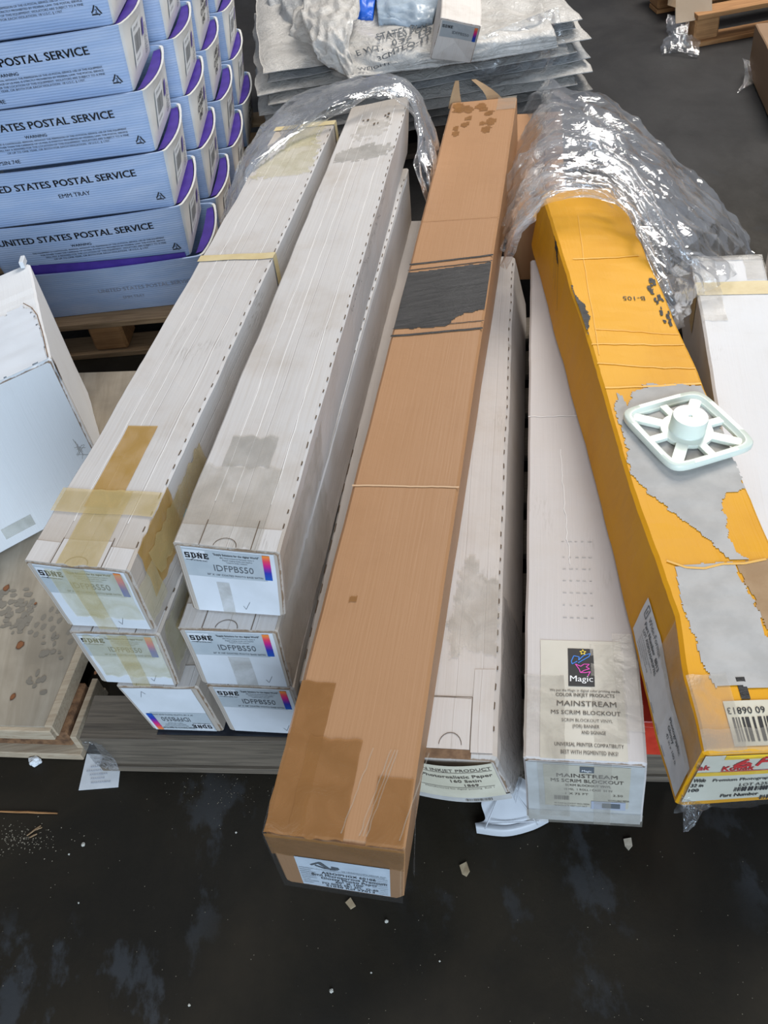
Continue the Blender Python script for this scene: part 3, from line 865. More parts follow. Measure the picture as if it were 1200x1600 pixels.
def fH(x, y, o=0.0):
    return cH.face('front')(x, y, o + .010 * math.sin(math.pi * min(1, max(0, x / W))) * 1.0)
lb = Print(fH, .0016).rect(.008, .020, W - .008, H - .006, 12, 5).build('label', M['label_cream'], tH)
wr = Print(fH, .0010).rect(.002, .000, W - .002, .022, 12, 2).build('wrapped_edge', M['grey_paper'], tH)
p = Print(fH, .0026)
p.text('SATIN INKJET PRODUCT', W - .012, H - .026, .0095, 'R', bold=.012, width=W * .86)
p.rect(.010, H - .030, W - .012, H - .0288, 8)
p.text('IJ-Photorealistic Paper', W - .014, H - .050, .0105, 'R', bold=.02, width=W * .80)
p.text('160 Satin', W * .62, H - .066, .0095, 'C', bold=.02)
p.text('1869', W * .66, H - .082, .0085, 'C', bold=.02)
p.rect(.020, H - .0865, W - .018, H - .0853, 8)
p.text('Manufactured for digital printing  Roll 1', W - .02, H - .094, .0045, 'R', width=W * .7)
barcode(p, .08, .008, .122, .016, rng)
p.build('lettering', M['ink_brown'], lb)
# clear film turned up at its right front corner
fb = MB()
fb.grid(lambda a, b: cH.P(1.0, a * .22, .98 - b * .95) + hp * (.002 + .008 * abs(nz(a * 5, b * 5)) * (1 - b) + .002 * b) - hd * (.012 * (1 - a)), 24, 12)
fb.build('film_wrap', M['film'], tH, smooth=True)

# ------------------------------------------------------------------ cream carton with the black pictorial sticker
iT = .3215
iFL, iFR, iBL = zz(818, 1185, iT), zz(1012, 1195, iT), zz(829, 405, iT)
iBR = iFR + (iBL - iFL)
cI = Carton(hexa(iFL, iFR, iBL, iBR, zz(824, 1279, .128), zz(1003, 1289, .128)), seed=9.1, amp=.0014, r=.004)
tI = thing('long_carton', 'white long carton with a black sticker on its lid, under the yellow carton', 'box', cI.P(.5, .5, 0), G_STACK)
cI.body('carton_body', M['magic'], tI)
W, H, L = cI.W, cI.H, cI.L
sh = cI.patch('sticker', 'top', .024, W - .026, .002, .205, M['cream_pale'], tI, off=.0010)
ft = cI.face('top')
bk = Print(ft, .0016).rect(.066, .122, .105, .190, 3, 3).build('sticker_picture', M['ink'], sh)
p = Print(ft, .0021); p.text('Magic', .0855, .130, .0105, 'C', bold=.008, width=.034); p.build('lettering', M['ink_white'], sh)
p = Print(ft, .0021)
p.line([(.071, .166), (.075, .176), (.083, .174), (.082, .168), (.090, .177), (.100, .181), (.098, .175), (.088, .168), (.081, .163)], .0013)
p.line([(.071, .166), (.072, .161), (.080, .166)], .0013); p.build('blue_figure', M['ink_blue'], sh)
p = Print(ft, .0021)
p.line([(.077, .161), (.085, .157), (.090, .161), (.098, .161), (.093, .156), (.098, .153), (.090, .150), (.084, .146), (.083, .151), (.077, .161)], .0013)
p.line([(.084, .146), (.092, .146), (.099, .148), (.095, .140)], .0013); p.build('pink_figure', M['ink_pink'], sh)
p = Print(ft, .0021)
st = [(.089 + (.005 if k % 2 == 0 else .0022) * math.sin(k * math.pi / 5), .183 + (.005 if k % 2 == 0 else .0022) * math.cos(k * math.pi / 5)) for k in range(11)]
p.line(st, .0011); p.build('star', M['ink_yellow'], sh)
p = Print(ft, .0020)
p.text('We put the Magic in digital color printing media.', W * .52, .1125, .0040, 'C', bold=.012, width=W * .60)
p.text('COLOR INKJET PRODUCTS', W * .52, .104, .0055, 'C', bold=.018, width=W * .50)
p.text('MAINSTREAM', W * .53, .088, .0085, 'C', bold=.012, width=W * .50)
p.text('MS SCRIM BLOCKOUT', W * .52, .074, .0065, 'C', bold=.01, width=W * .58)
p.text('SCRIM BLOCKOUT VINYL', W * .53, .062, .0050, 'C', bold=.0, width=W * .42)
p.text('(FOR) BANNER', W * .52, .052, .0055, 'C', bold=.01, width=W * .22)
p.text('AND SIGNAGE', W * .58, .042, .0055, 'C', bold=.01, width=W * .20)
p.text('UNIVERSAL PRINTER COMPATIBILITY', W * .54, .022, .0060, 'C', bold=.012, width=W * .56)
p.text('BEST WITH PIGMENTED INKS!', W * .54, .010, .0060, 'C', bold=.008, width=W * .46)
p.build('lettering', M['ink_brown'], sh)
ff = cI.face('front')
fp = Print(ff, .0009).rect(.003, .003, W - .003, H - .006, 6, 5).build('end_panel', mottled('end_panel_grey', (.46, .46, .445), (.38, .375, .355), 18, .4), tI)
fp2 = Print(ff, .0014).rect(.028, .055, W - .022, H - .010, 6, 4).build('label', mottled('label_cream_grey', (.47, .43, .345), (.40, .365, .285), 18, .4), tI)
lf = Print(ff, .0020).rect(.080, H - .030, .100, H - .012).build('small_logo', M['ink_grey'], fp2)
p = Print(ff, .0025).text('Magic', .090, H - .026, .0060, 'C', bold=.01, width=.014); p.build('lettering', M['ink_white'], fp2)
p = Print(ff, .0022)
p.text('MAINSTREAM', W * .52, H - .045, .0105, 'C', bold=.012, width=W * .50)
p.text('MS SCRIM BLOCKOUT', W * .52, H - .060, .0095, 'C', bold=.012, width=W * .60)
p.text('SCRIM BLOCKOUT VINYL', W * .53, H - .072, .0062, 'C', width=W * .38, bold=.01)
p.text('10 MIL  1 ROLL / CASE  54 IN', W * .53, H - .085, .0060, 'C', width=W * .40)
p.text('1 X 75 FT', W * .34, H - .099, .0060, 'L'); p.text('2.50', W * .74, H - .099, .0060, 'L')
barcode(p, .042, H - .117, .064, H - .104, rng)
p.text('RECYCLABLE MEDIA', W * .70, H - .115, .0050, width=W * .18, bold=.01)
p.text('MS SCRIM BLOCKOUT VINYL MEDIA', .042, H - .131, .0042, width=.052)
p.text('54 INCH X 75 FEET LOT 0417', .042, H - .139, .0042, width=.048)
p.build('lettering', M['ink_brown'], fp2)
p = Print(ff, .0022).rect(.096, H - .143, W - .026, H - .117, 5, 2); p.build('grey_strip', M['ink_faint'], fp2)
p = Print(ff, .0027).rect(.112, H - .137, W - .034, H - .122, 5, 2); p.build('grey_strip', M['ink_grey'], fp2)
for (x0, x1, y0, y1) in ((.0, .06, .0, .14), (.10, .15, .03, .20), (.135, W, .05, .22)):
    cI.patch('tape_strip', 'top', x0, x1, y0, y1, M['clear_tape'], tI, off=.0016, jag=(.002, .003))
cI.patch('tape_strip', 'front', .02, .065, .02, H - .002, M['clear_tape'], tI, off=.0030)
cI.patch('tape_strip', 'front', .10, .125, .0, H - .002, M['clear_tape'], tI, off=.0030)
cI.patch('tape_strip', 'front', .0, W, .0, .04, M['clear_tape'], tI, off=.0034)
for (yy, n) in ((.25, 1), (.275, 1), (.30, 1), (.325, 1), (.35, 1), (.375, 1), (.41, 1)):
    p = Print(ft, .0009)
    for k in range(5): p.rect(.060 + k * .011, yy, .060 + k * .011 + rng.uniform(.003, .007), yy + .0012)
    p.build('faint_print', M['grey_paper'], tI)
p = Print(ft, .0010); p.line([(W * (.0 + k / 14), .735 + .003 * nz(k * .7)) for k in range(15)], .0016); p.build('crease', M['crease'], tI)
p = Print(ft, .0010); p.line([(W * (.42 - .02 * k / 6 + .03 * nz(k * .6, 2)), .36 + .28 * k / 20) for k in range(21)], .0010); p.build('crease', M['crease'], tI)

# red plastic case in the gap behind
rb = MB(); rc = zz(1030, 1150, .20)
rX = Vector((.97, -.24, 0)); rY = Vector((.24, .97, 0)); RR = Matrix((rX, rY, Vector((0, 0, 1)))).transposed()
rp = zz(1030, 1184, .1235)
tR = thing('plastic_case', 'red plastic case on the pallet in the gap under the yellow carton', 'case', rp)
MB().box(rp + rX * .005 + rY * .16 + Vector((0, 0, .052)), (.085, .32, .10), RR).build('case_body', M['red'], tR)
MB().box(rp + rX * .005 + rY * .16 + Vector((0, 0, .110)), (.09, .33, .016), RR).build('case_lid', M['red'], tR)

# ------------------------------------------------------------------ tall white carton with tape at the right
kT = .3205
kBL, kBR = zz(1080, 402, kT), zz(1190, 399, kT)
kd = (zz(1115, 612, kT) - kBL).normalized(); kw = (kBR - kBL).length; kp = Vector((-kd.y, kd.x, 0))
kL = 1.16
kFL = kBL + kd * kL; kFR = kBR + kd * kL
dz = Vector((0, 0, kT - .1215))
cK = Carton([(kFL - dz, kFR - dz, kFL, kFR), (kBL - dz, kBR - dz, kBL, kBR)], seed=10.3, r=.005, amp=.002)
tK = thing('long_carton', 'white long carton with a yellow tape band, at the right edge behind the yellow one', 'box', cK.P(.5, .5, 0), G_STACK)
cK.body('carton_body', M['k_white'], tK)
W, H, L = cK.W, cK.H, cK.L
cK.patch('tape_band', 'top', .0, W, L - .155, L - .105, M['masking'], tK, off=.0012)
cK.patch('tape_band', 'left2', L - .155, L - .105, .10, H, M['masking'], tK, off=.0012)
cK.patch('tape_strip', 'top', .0, .05, L - .25, L - .003, M['clear_tape'], tK, off=.0018, jag=(.006, .01))
cK.patch('tape_strip', 'top', .11, W, L - .10, L - .003, M['clear_tape'], tK, off=.0018, jag=(.004, .004))
cK.patch('tape_strip', 'top', .0, W, L - .020, L - .001, M['grey_tape'], tK, off=.0024)

ko = kp * .022 + (kBL - kFL).normalized() * .045
cV = Carton([(kFR + ko - dz, kFR + ko + kp * .15 - dz, kFR + ko, kFR + ko + kp * .15), (kBR + ko - dz, kBR + ko + kp * .15 - dz, kBR + ko, kBR + ko + kp * .15)], seed=15.8, r=.005)
tV = thing('long_carton', 'white long carton mostly out of view, furthest right behind the taped white one', 'box', cV.P(.5, .5, 0), G_STACK)
cV.body('carton_body', M['white_fade'], tV); cV.patch('tape_strip', 'top', .0, .10, cV.L - .05, cV.L, M['clear_tape'], tV)

# ------------------------------------------------------------------ brown kraft carton lying across
oT = .433; oB = .2745
oFL, oFR, oBL, oBR = zz(411, 1301, oT), zz(633, 1329, oT), zz(705, 160, oT), zz(808, 150, oT)
ob = Vector((0, 0, oT - oB))
fbl, fbr = zz(446, 1378, oB), zz(630, 1407, oB)
sf = (oFR - oFL).normalized()
cO = Carton([(fbl, fbr, oFL, oFR), (oBL - ob, oBR - ob, oBL, oBR)], seed=11.9, amp=.0010, r=.005)
tO = thing('long_carton', 'long brown cardboard carton lying over the white ones with a torn black band', 'box', cO.P(.5, .5, 0), 'long cartons on top')
cO.body('carton_body', M['kraft'], tO, nv=110)
W, H, L = cO.W, cO.H, cO.L
def oy(px, py):
    """distance along the lid of a point seen on it"""
    d = (oBL + oBR - oFL - oFR).normalized(); return (zz(px, py, oT) - (oFL + oFR) / 2).dot(d)
def ox(px, py):
    d = (oBL + oBR - oFL - oFR).normalized(); q = zz(px, py, oT) - oFL
    return (q - d * q.dot(d)).length
fO = cO.face('top')
ys = [oy(715, 411), oy(700, 418), oy(690, 512), oy(688, 522)]
cO.torn('black_band', 'top', [(.0, oy(645, 425)), (W, oy(768, 412)), (W, oy(755, 484)), (W * .72, oy(720, 493)), (W * .64, oy(710, 502)), (W * .60, oy(700, 510)), (W * .2, oy(650, 513)), (.0, oy(632, 512))],
        M['black_rub'], tO, off=.0010, cell=.003, rough=.004)
for (a, b, w) in (((655, 412), (768, 401), .006), ((650, 421), (765, 410), .003), ((625, 524), (752, 515), .006), ((630, 513), (753, 503), .0022)):
    p = Print(fO, .0013); y0, y1 = oy(*a), oy(*b)
    p.line([(W * k / 30, y0 + (y1 - y0) * k / 30 + .0012 * nz(k * .9, w * 900)) for k in range(31)], w); p.build('printed_line', M['black_rub'], tO)
for (px, py) in ((632, 760), (724, 343)):
    p = Print(fO, .0012); y = oy(px, py); p.line([(W * k / 20, y + .0015 * nz(k * .5, px)) for k in range(21)], .0035 if py > 500 else .0012)
    p.build('crease', flat('kraft_crease', (.60, .40, .24), .6) if py > 500 else M['brown_tape'], tO)
cO.torn('rub_mark', 'top', [(ox(545, 935), oy(545, 932)), (ox(556, 932), oy(556, 930)), (ox(555, 938), oy(555, 940)), (ox(544, 940), oy(544, 941))], M['brown_tape'], tO, off=.001, cell=.0015, rough=.002)
yA = oy(490, 1065); yB = oy(540, 1155); yC = oy(600, 1213)
cO.patch('tape_strip', 'top', .0, .048, .0, yA, M['brown_tape'], tO, off=.0012, jag=(.002, .004))
cO.patch('tape_strip', 'top', .030, .100, .0, yB, M['brown_tape'], tO, off=.0018, jag=(.002, .006), seed=3)
cO.patch('tape_strip', 'top', .128, W - .002, .0, yC, M['brown_tape'], tO, off=.0014, jag=(.002, .003), seed=6)
cO.patch('tape_strip', 'front', .0, W, H * .62, H, M['brown_tape'], tO, off=.0012, jag=(.0, .004))
for k in range(5):
    x = rng.uniform(.03, .17); p = Print(fO, .0026)
    p.line([(x + .02 * t_ / 12 + .002 * nz(t_ * .6, k), .01 + (yB - .02) * t_ / 12) for t_ in range(13)], .0016); p.build('tape_glint', M['clear_tape'], tO)  # pale lines painted as glints on the glossy tape
# rubbed tape blotches at the far end
for k in range(16):
    x = rng.uniform(.02, W - .04); y = L - rng.uniform(.02, .20); s_ = rng.uniform(.010, .022)
    cO.torn('tape_blotch', 'top', [(x + s_ * math.cos(a) * rng.uniform(.6, 1.1), y + 1.3 * s_ * math.sin(a) * rng.uniform(.6, 1.1)) for a in [6.283 * j / 7 for j in range(7)]],
            M['brown_tape'], tO, off=.0012, cell=.004, rough=.003, seed=k)
cO.patch('tape_strip', 'top', W * .72, W, L - .08, L, M['clear_tape'], tO, off=.0018)
# end flaps standing up at the far end
def flap(name, base, dx, up, w, mat, parent, lean):
    mb = MB()
    def top(a, b): return base + dx * (w * (a - .5) * (1 - .75 * b)) + Vector((lean[0] * b * b, lean[1] * b * b, up * b))
    mb.grid(lambda a, b: top(a, b), 4, 5); mb.grid(lambda a, b: top(a, b) + Vector((.0, .004, 0)), 4, 5, True)
    return mb.build(name, mat, parent)
dxo = (oBR - oBL).normalized()
flap('end_flap', oBL + Vector((.012, .004, -.02)), dxo, .065, .040, M['kraft_torn'], tO, (.012, .02))
flap('end_flap', oBL + dxo * .125 + Vector((0, .01, -.02)), dxo, .055, .05, M['kraft_torn'], tO, (-.05, .05))
# the white label on its front end
fo = cO.face('front')
def fl_(x, y, o=0.0): return fo(x, y, o)
lab = Print(fl_, .0022).rect(.030, .012, W - .018, H * .64, 8, 4).build('label', mottled('label_bluish', (.62, .68, .74), (.54, .60, .66), 40, .5), tO)
p = Print(fl_, .0030)
p.line([(.050, .082), (.064, .094), (.074, .079), (.070, .076), (.056, .083)], .0030)
p.line([(.062, .091), (.075, .076), (.084, .077), (.088, .082), (.078, .083)], .0045)
p.text('ULTRASMOOTH MEDIA INC', .092, .073, .0030, width=.060, bold=.01)
p.rect(.052, .0700, .150, .0706)
p.build('lettering', M['ink_grey'], lab)
p = Print(fl_, .0030)
for (s_, y, h, w) in (('ASSOIPHGX 60106', .058, .0065, .075), ('8mil Microporous Premium', .049, .0070, .105), ('Glossy Photo Paper', .040, .0070, .080), ('60" X 100\'', .0315, .0062, .040),
                      ('PO 0066 SB1 SPL  Q-40', .0235, .0060, .080), ('S1040 Ref 27013', .0160, .0058, .070)):
    p.text(s_, .100, y, h, 'C', bold=.014, width=w)
for k in range(9):
    y = .070 - k * .006
    p.rect(.032, y, .032 + rng.uniform(.012, .024), y + .0008); p.rect(W - .022 - rng.uniform(.01, .026), y - .004, W - .021, y - .0034)
p.build('lettering', M['ink'], lab)
# clear film bulging off the front corners
fb = MB()
fb.grid(lambda a, b: fo(a * W, H * (1.0 - b * 1.0), .0042 + .0016 * abs(nz(a * 8, b * 5, 3))), 30, 12)
fb.build('film_wrap', M['film_tight'], tO, smooth=True)
fb = MB(); q0 = cO.P(1, .01, .35); q1 = zz(648, 1372, oB + .03)
fb.grid(lambda a, b: q0 + (cO.P(1, .05, .0 + .7 * b) - q0) * 1.0 * (1 - a) + (q1 + Vector((0, .0, .02 * b)) - q0) * a + Vector((0, 0, .006 * nz(a * 6, b * 6))), 8, 8)
fb.build('film_tail', M['film_scrap'], tO, smooth=True)
fb = MB()
fb.grid(lambda a, b: cO.P(-.01 - .05 * a * math.sin(b * 3.1), .0 + .03 * b, 1 - .55 * a) + Vector((0, 0, .004 * nz(a * 6, b * 6))), 8, 10)
fb.build('film_tail', M['film_scrap'], tO, smooth=True)

# ------------------------------------------------------------------ yellow carton
def jx(zs, pts):
    return sorted(((q.y, q.x) for q in (zz(x, y, zs) for x, y in pts)))
def interp(tab, y):
    if y <= tab[0][0]: a, b = tab[0], tab[1]
    elif y >= tab[-1][0]: a, b = tab[-2], tab[-1]
    else:
        for a, b in zip(tab, tab[1:]):
            if a[0] <= y <= b[0]: break
    return a[1] + (b[1] - a[1]) * (y - a[0]) / (b[0] - a[0])
jTz, jTr, jB = .462, .446, .3235
BLt = jx(jB, [(834, 400), (894, 632), (942, 797), (987, 1000), (1016, 1128), (1052, 1264)])
jd = Vector((.104, .9946, 0)); jp = Vector((.9946, -.104, 0))
sts = []
for k, (x, y) in enumerate([(1100, 1176), (1072, 1056), (1057, 962), (1021, 861), (987, 760), (944, 612), (880, 411), (846, 296)]):
    tl = zz(x, y, jTz); tr = tl + jp * .176; tr.z = jTr
    bl = Vector((interp(BLt, tl.y), tl.y, jB))
    if k == 0: bl = zz(1054, 1262, jB)
    br = bl + jp * .196
    sts.append((bl, br, tl, tr))
cJ = Carton(sts, seed=12.4, amp=.0026, r=.005)
tJ = thing('long_carton', 'long yellow carton with torn grey patches lying over the white ones', 'box', cJ.P(.5, .5, 0), 'long cartons on top')
cJ.body('carton_body', M['yellow'], tJ, nv=90)
W, H, L = cJ.W, cJ.H, cJ.L
def jy(px, py, z=.455):
    q = zz(px, py, z); best = None
    for k in range(401):
        m = cJ.P(.5, k / 400, 1); 
        u0 = cJ.P(0, k / 400, 1); u1 = cJ.P(1, k / 400, 1); ax = (u1 - u0)
        t_ = (q - u0).dot(ax) / ax.length_squared
        d = (q - (u0 + ax * t_)).length
        if best is None or d < best[0]: best = (d, t_ * W, k / 400 * L)
    return best[1], best[2]
def jpoly(pts): return [jy(*p) for p in pts]
cJ.torn('torn_patch', 'top', jpoly([(1010, 608), (1000, 600), (1095, 597), (1130, 660), (1166, 755), (1130, 770), (1130, 790), (1145, 850), (1170, 872), (1140, 870), (1090, 830), (1020, 780), (985, 745), (975, 690), (958, 640), (965, 615), (980, 640), (985, 615)]),
        M['grey_paper'], tJ, off=.0012, cell=.0023, rough=.006)
cJ.torn('torn_patch', 'top', jpoly([(1052, 888), (1148, 878), (1196, 990), (1230, 1075), (1115, 1076), (1095, 1040), (1068, 960)]), M['grey_paper'], tJ, off=.0012, cell=.0023, rough=.005, seed=3)
cJ.torn('torn_patch', 'top', jpoly([(1152, 878), (1225, 862), (1300, 1060), (1232, 1074), (1196, 980)]), M['kraft_torn'], tJ, off=.0012, cell=.0025, rough=.005, seed=6)
# folded lip of the torn paper
yj2 = flat('yellow_lip', (.74, .42, .09), .6)
p = Print(cJ.face('top'), .0018); pts = jpoly([(1040, 880), (1070, 889), (1100, 889), (1130, 882), (1165, 879), (1200, 870)])
p.line([(min(max(a, .003), W - .003), b) for a, b in pts], .004); p.build('folded_lip', yj2, tJ)
cJ.torn('black_scuff', 'top', jpoly([(893, 450), (900, 470), (912, 480), (920, 500), (917, 530), (908, 515), (898, 490), (890, 460)]), M['black_rub'], tJ, off=.0014, cell=.002, rough=.004)
cJ.torn('black_scuff', 'left2', [(L * .80, H * .80), (L * .83, H * .97), (L * .86, H * .98), (L * .84, H * .90)], M['black_rub'], tJ, off=.0012, cell=.002, rough=.006)
rs = random.Random(11)
for k in range(26):
    t_ = rs.random(); px = 1015 + 28 * t_ + rs.uniform(-6, 6); py = 432 + 62 * t_ + rs.uniform(-9, 9); s_ = rs.uniform(1.5, 5)
    cJ.torn('black_speck', 'top', jpoly([(px - s_, py - s_ * .6), (px + s_ * .5, py - s_), (px + s_, py + s_ * .8), (px - s_ * .3, py + s_)]), M['black_rub'], tJ, off=.0014, cell=.0011, rough=.0025, seed=k)
p = Print(cJ.face('left2'), .0014)
for (a0, b0, a1, b1) in ((.83, .93, .81, .55), (.82, .90, .79, .48), (.80, .80, .755, .35), (.84, .97, .83, .70)):
    p.line([(L * a0, H * b0), (L * (a0 + a1) / 2 + .002, H * (b0 + b1) / 2), (L * a1, H * b1)], .0012)
p.build('scratch', M['black_rub'], tJ)
# pen note, fold ridges
p = Print(cJ.face('top'), .0014)
x, y = jy(985, 462); p.text('B-105', x + .006, y + .004, .014, 'C', rot=math.pi - .05); p.build('handwriting', M['ink'], tJ)
yj = flat('yellow_fold', (.78, .405, .035), .5)
for (a, b, w) in (((895, 408), (1000, 395), .004), ((920, 545), (1085, 530), .003), ((925, 575), (1090, 570), .003), ((944, 610), (1098, 594), .005), ((930, 520), (1075, 515), .002)):
    (x0, y0), (x1, y1) = jy(*a), jy(*b); x0 = max(x0, .003); x1 = min(x1, W - .004); p = Print(cJ.face('top'), .0012)
    p.line([(x0 + (x1 - x0) * k / 16, y0 + (y1 - y0) * k / 16 + .0025 * nz(k * .5, y0 * 9)) for k in range(17)], w); p.build('fold', yj, tJ)
(x0, y0), (x1, y1) = jy(903, 340), jy(935, 560); p = Print(cJ.face('top'), .0012); p.line([(x0 + (x1 - x0) * k / 16 + .001 * nz(k * .8), y0 + (y1 - y0) * k / 16) for k in range(17)], .0016); p.build('fold', yj, tJ)
# left side sticker
fL = cJ.face('left2')
ls = Print(fL, .0014).rect(.008, H * .10, .285, H * .62, 20, 4).build('sticker', M['label_white'], tJ)
p = Print(fL, .0022)
# the sticker reads away from the front end, so it is laid on a turned map
def fLt(x, y, o=0.0): return fL(.285 - x, y, o)
p = Print(fLt, .0022)
p.line([(.012, .060), (.022, .060), (.022, .078), (.012, .078), (.012, .060)], .0016); p.text('1', .017, .065, .008, 'C', bold=.03)
p.text('Wide-Format', .030, .066, .0085, bold=-.005)
p.text('Part Number  8813', .026, .053, .0075, bold=.03, width=.085); p.text('LOT A25PS7AS4R5P7RS', .030, .043, .0065, bold=.025, width=.080)
for k, w in enumerate((.07, .05, .06, .03)): p.text('Store in a cool dry place in original wrap', .030, .036 - k * .0055, .0032, width=w)
p.text('Photographic', .190, .058, .0070, bold=.02, width=.055); p.text('Glossy', .195, .048, .0070, bold=.02); p.text('42 in x 100 ft', .200, .038, .0060, bold=.01)
for k in range(4): p.rect(.10 + k * .034, .0165, .118 + k * .034, .0176)
p.build('lettering', M['ink_grey'], ls)
# printed end: cream panel, yellow bands, red marker and maker's name
fF = cJ.face('front')
ep = Print(fF, .0012).rect(.004, .016, W - .003, H - .006, 8, 5).build('end_panel', mottled('end_panel_cream', (.70, .66, .54), (.64, .60, .48), 12, .45), tJ)
yb = Print(fF, .0018); yb.rect(.004, H * .60, W - .003, H * .665, 8, 1); yb.rect(.03, H * .885, W - .003, H * .955, 8, 1); yb.build('yellow_band', M['yellow'] and flat('yellow_band', (.80, .50, .03), .5), ep)
p = Print(fF, .0024)
p.text('Kodak', .033, H * .695, .0105, bold=.03, width=.042); p.rect(.033, H * .675, W - .005, H * .685, 6); p.text('ak', .002, H * .72, .011, bold=.03)
p.line([(x - .036, y) for x, y in ((.098, H * .88), (.085, H * .80), (.083, H * .765), (.094, H * .755), (.104, H * .79), (.098, H * .82), (.086, H * .79))], .0045)
p.line([(.076, H * .76), (.082, H * .90), (.102, H * .91)], .0045); p.line([(.079, H * .835), (.096, H * .845)], .0045)
p.build('red_lettering', M['ink_red'], ep)
p = Print(fF, .0024)
p.text('Premium Photographic Paper', .030, H * .50, .0062, bold=.02, width=.105)
p.text('LOT A25PS7', .068, H * .385, .0072, bold=.01, width=.050); barcode(p, .064, H * .285, .140, H * .365, rng)
p.text('Part Number', .050, H * .185, .0078, bold=.03, width=.048); barcode(p, .102, H * .09, .165, H * .17, rng)
p.text('Wide', .005, H * .50, .0080, bold=.03, width=.016); p.text('32 in', .005, H * .41, .0075, bold=.03, width=.016); p.text('100', .005, H * .32, .0070, bold=.03)
p.build('lettering', M['ink'], ep)
# top sticker with the upside-down bar code
tp = cJ.face('top')
tsk = Print(tp, .0018).rect(.040, .006, W - .002, .070, 6, 4).build('sticker', M['label_cream'], tJ)
tpp = Print(lambda x, y, o=0.0: tp(W - x, .07 - y, o), .0026)
tpp.text('60 06813', W - .042, .010, .0095, 'R', bold=.01); barcode(tpp, .0, .024, W - .044, .058, rng); tpp.build('lettering', M['ink'], tsk)
Print(tp, .0016).rect(.066, .072, .078, .105).build('black_mark', M['black_rub'], tJ)
cJ.patch('tape_strip', 'top', .0, W, .0, .030, M['clear_tape'], tJ, off=.0034, jag=(.0, .004))
cJ.patch('tape_strip', 'top', .0, .055, .0, .110, M['clear_tape'], tJ, off=.0030, jag=(.0, .004))
cJ.patch('tape_strip', 'left2', .0, .20, H * .55, H, M['clear_tape'], tJ, off=.0026, jag=(.01, .004))
# clear film tails on its front corner
def sheet(name, rows, nu, nv, amp, seed, mat, parent=None, fine=1.0, ani=(5, 9), thick=0.0, iso_=1.0):
    """a soft sheet through a grid of points, crumpled along its normals"""
    R = [[Vector(q) for q in r] for r in rows]
    def cr_(p0, p1, p2, p3, t): return .5 * ((2 * p1) + (p2 - p0) * t + (2 * p0 - 5 * p1 + 4 * p2 - p3) * t * t + (3 * p1 - p0 - 3 * p2 + p3) * t ** 3)
    def row(r, u):
        n = len(r) - 1; x = u * n; k = min(int(x), n - 1); t = x - k
        return cr_(r[max(k - 1, 0)], r[k], r[k + 1], r[min(k + 2, n)], t)
    def S(u, v):
        n = len(R) - 1; x = v * n; k = min(int(x), n - 1); t = x - k
        return cr_(row(R[max(k - 1, 0)], u), row(R[k], u), row(R[k + 1], u), row(R[min(k + 2, n)], u), t)
    def D(u, v):
        p = S(u, v); e = .01
        n = (S(min(u + e, 1), v) - S(max(u - e, 0), v)).cross(S(u, min(v + e, 1)) - S(u, max(v - e, 0)))
        if n.length > 1e-9: n.normalize()
        q = p * 1.0
        a = abs(nz(q.x * 10 + seed, q.y * 8, q.z * 8)) * iso_ + abs(nz(u * ani[0] + seed, v * ani[1] + .6 * nz(u * 3, v * 2, seed), seed * 2)) * 1.0 * fine + abs(nz(q.x * 30, q.y * 26 + seed, q.z * 26)) * .22 * fine
        ed = 1.0
        return p + n * (amp * (a - .3) * ed)
    mb = MB(); mb.grid(lambda a, b: D(a, b), nu, nv)
    uvs = None if thick else [[(a / nu, b / nv), ((a + 1) / nu, b / nv), ((a + 1) / nu, (b + 1) / nv), (a / nu, (b + 1) / nv)] for b in range(nv) for a in range(nu)]
    if thick:
        mb.grid(lambda a, b: D(a, b) - Vector((0, 0, thick)), nu, nv, True)
        n0 = (nu + 1) * (nv + 1)
        per = [a for a in range(nu + 1)] + [b * (nu + 1) + nu for b in range(1, nv + 1)] + [nv * (nu + 1) + a for a in range(nu - 1, -1, -1)] + [b * (nu + 1) for b in range(nv - 1, 0, -1)]
        for i, k in enumerate(per):
            j = per[(i + 1) % len(per)]; mb.f.append([j, k, k + n0, j + n0])
    o = link(name, mesh(name, mb.v, mb.f, uvs=uvs, smooth=True), mat, parent)
    return o, D
tip = zz(1068, 1300, .30); a0 = cJ.P(.0, .0, .25); a1 = cJ.P(.25, .0, .0)
sheet('film_tail', [[a0, (a0 + a1) / 2, a1], [(a0 + tip) / 2, (a0 + a1) / 4 + tip / 2 + Vector((.004, -.01, 0)), (a1 + tip) / 2], [tip, tip + Vector((.003, 0, 0)), tip + Vector((.006, 0, 0))]], 14, 14, .006, 3, M['film_scrap'], tJ)
f0 = [cJ.face('front')(x, H * 1.0, .008) for x in (-.004, .05, .10, W)]; f1 = [cJ.face('front')(x, H * .5, .012) for x in (-.006, .05, .10, W)]; f2 = [cJ.face('front')(x, H * .02, .008) for x in (-.004, .05, .10, W)]
sheet('film_wrap', [f0, f1, f2], 26, 14, .006, 5, M['film_tight'], tJ)

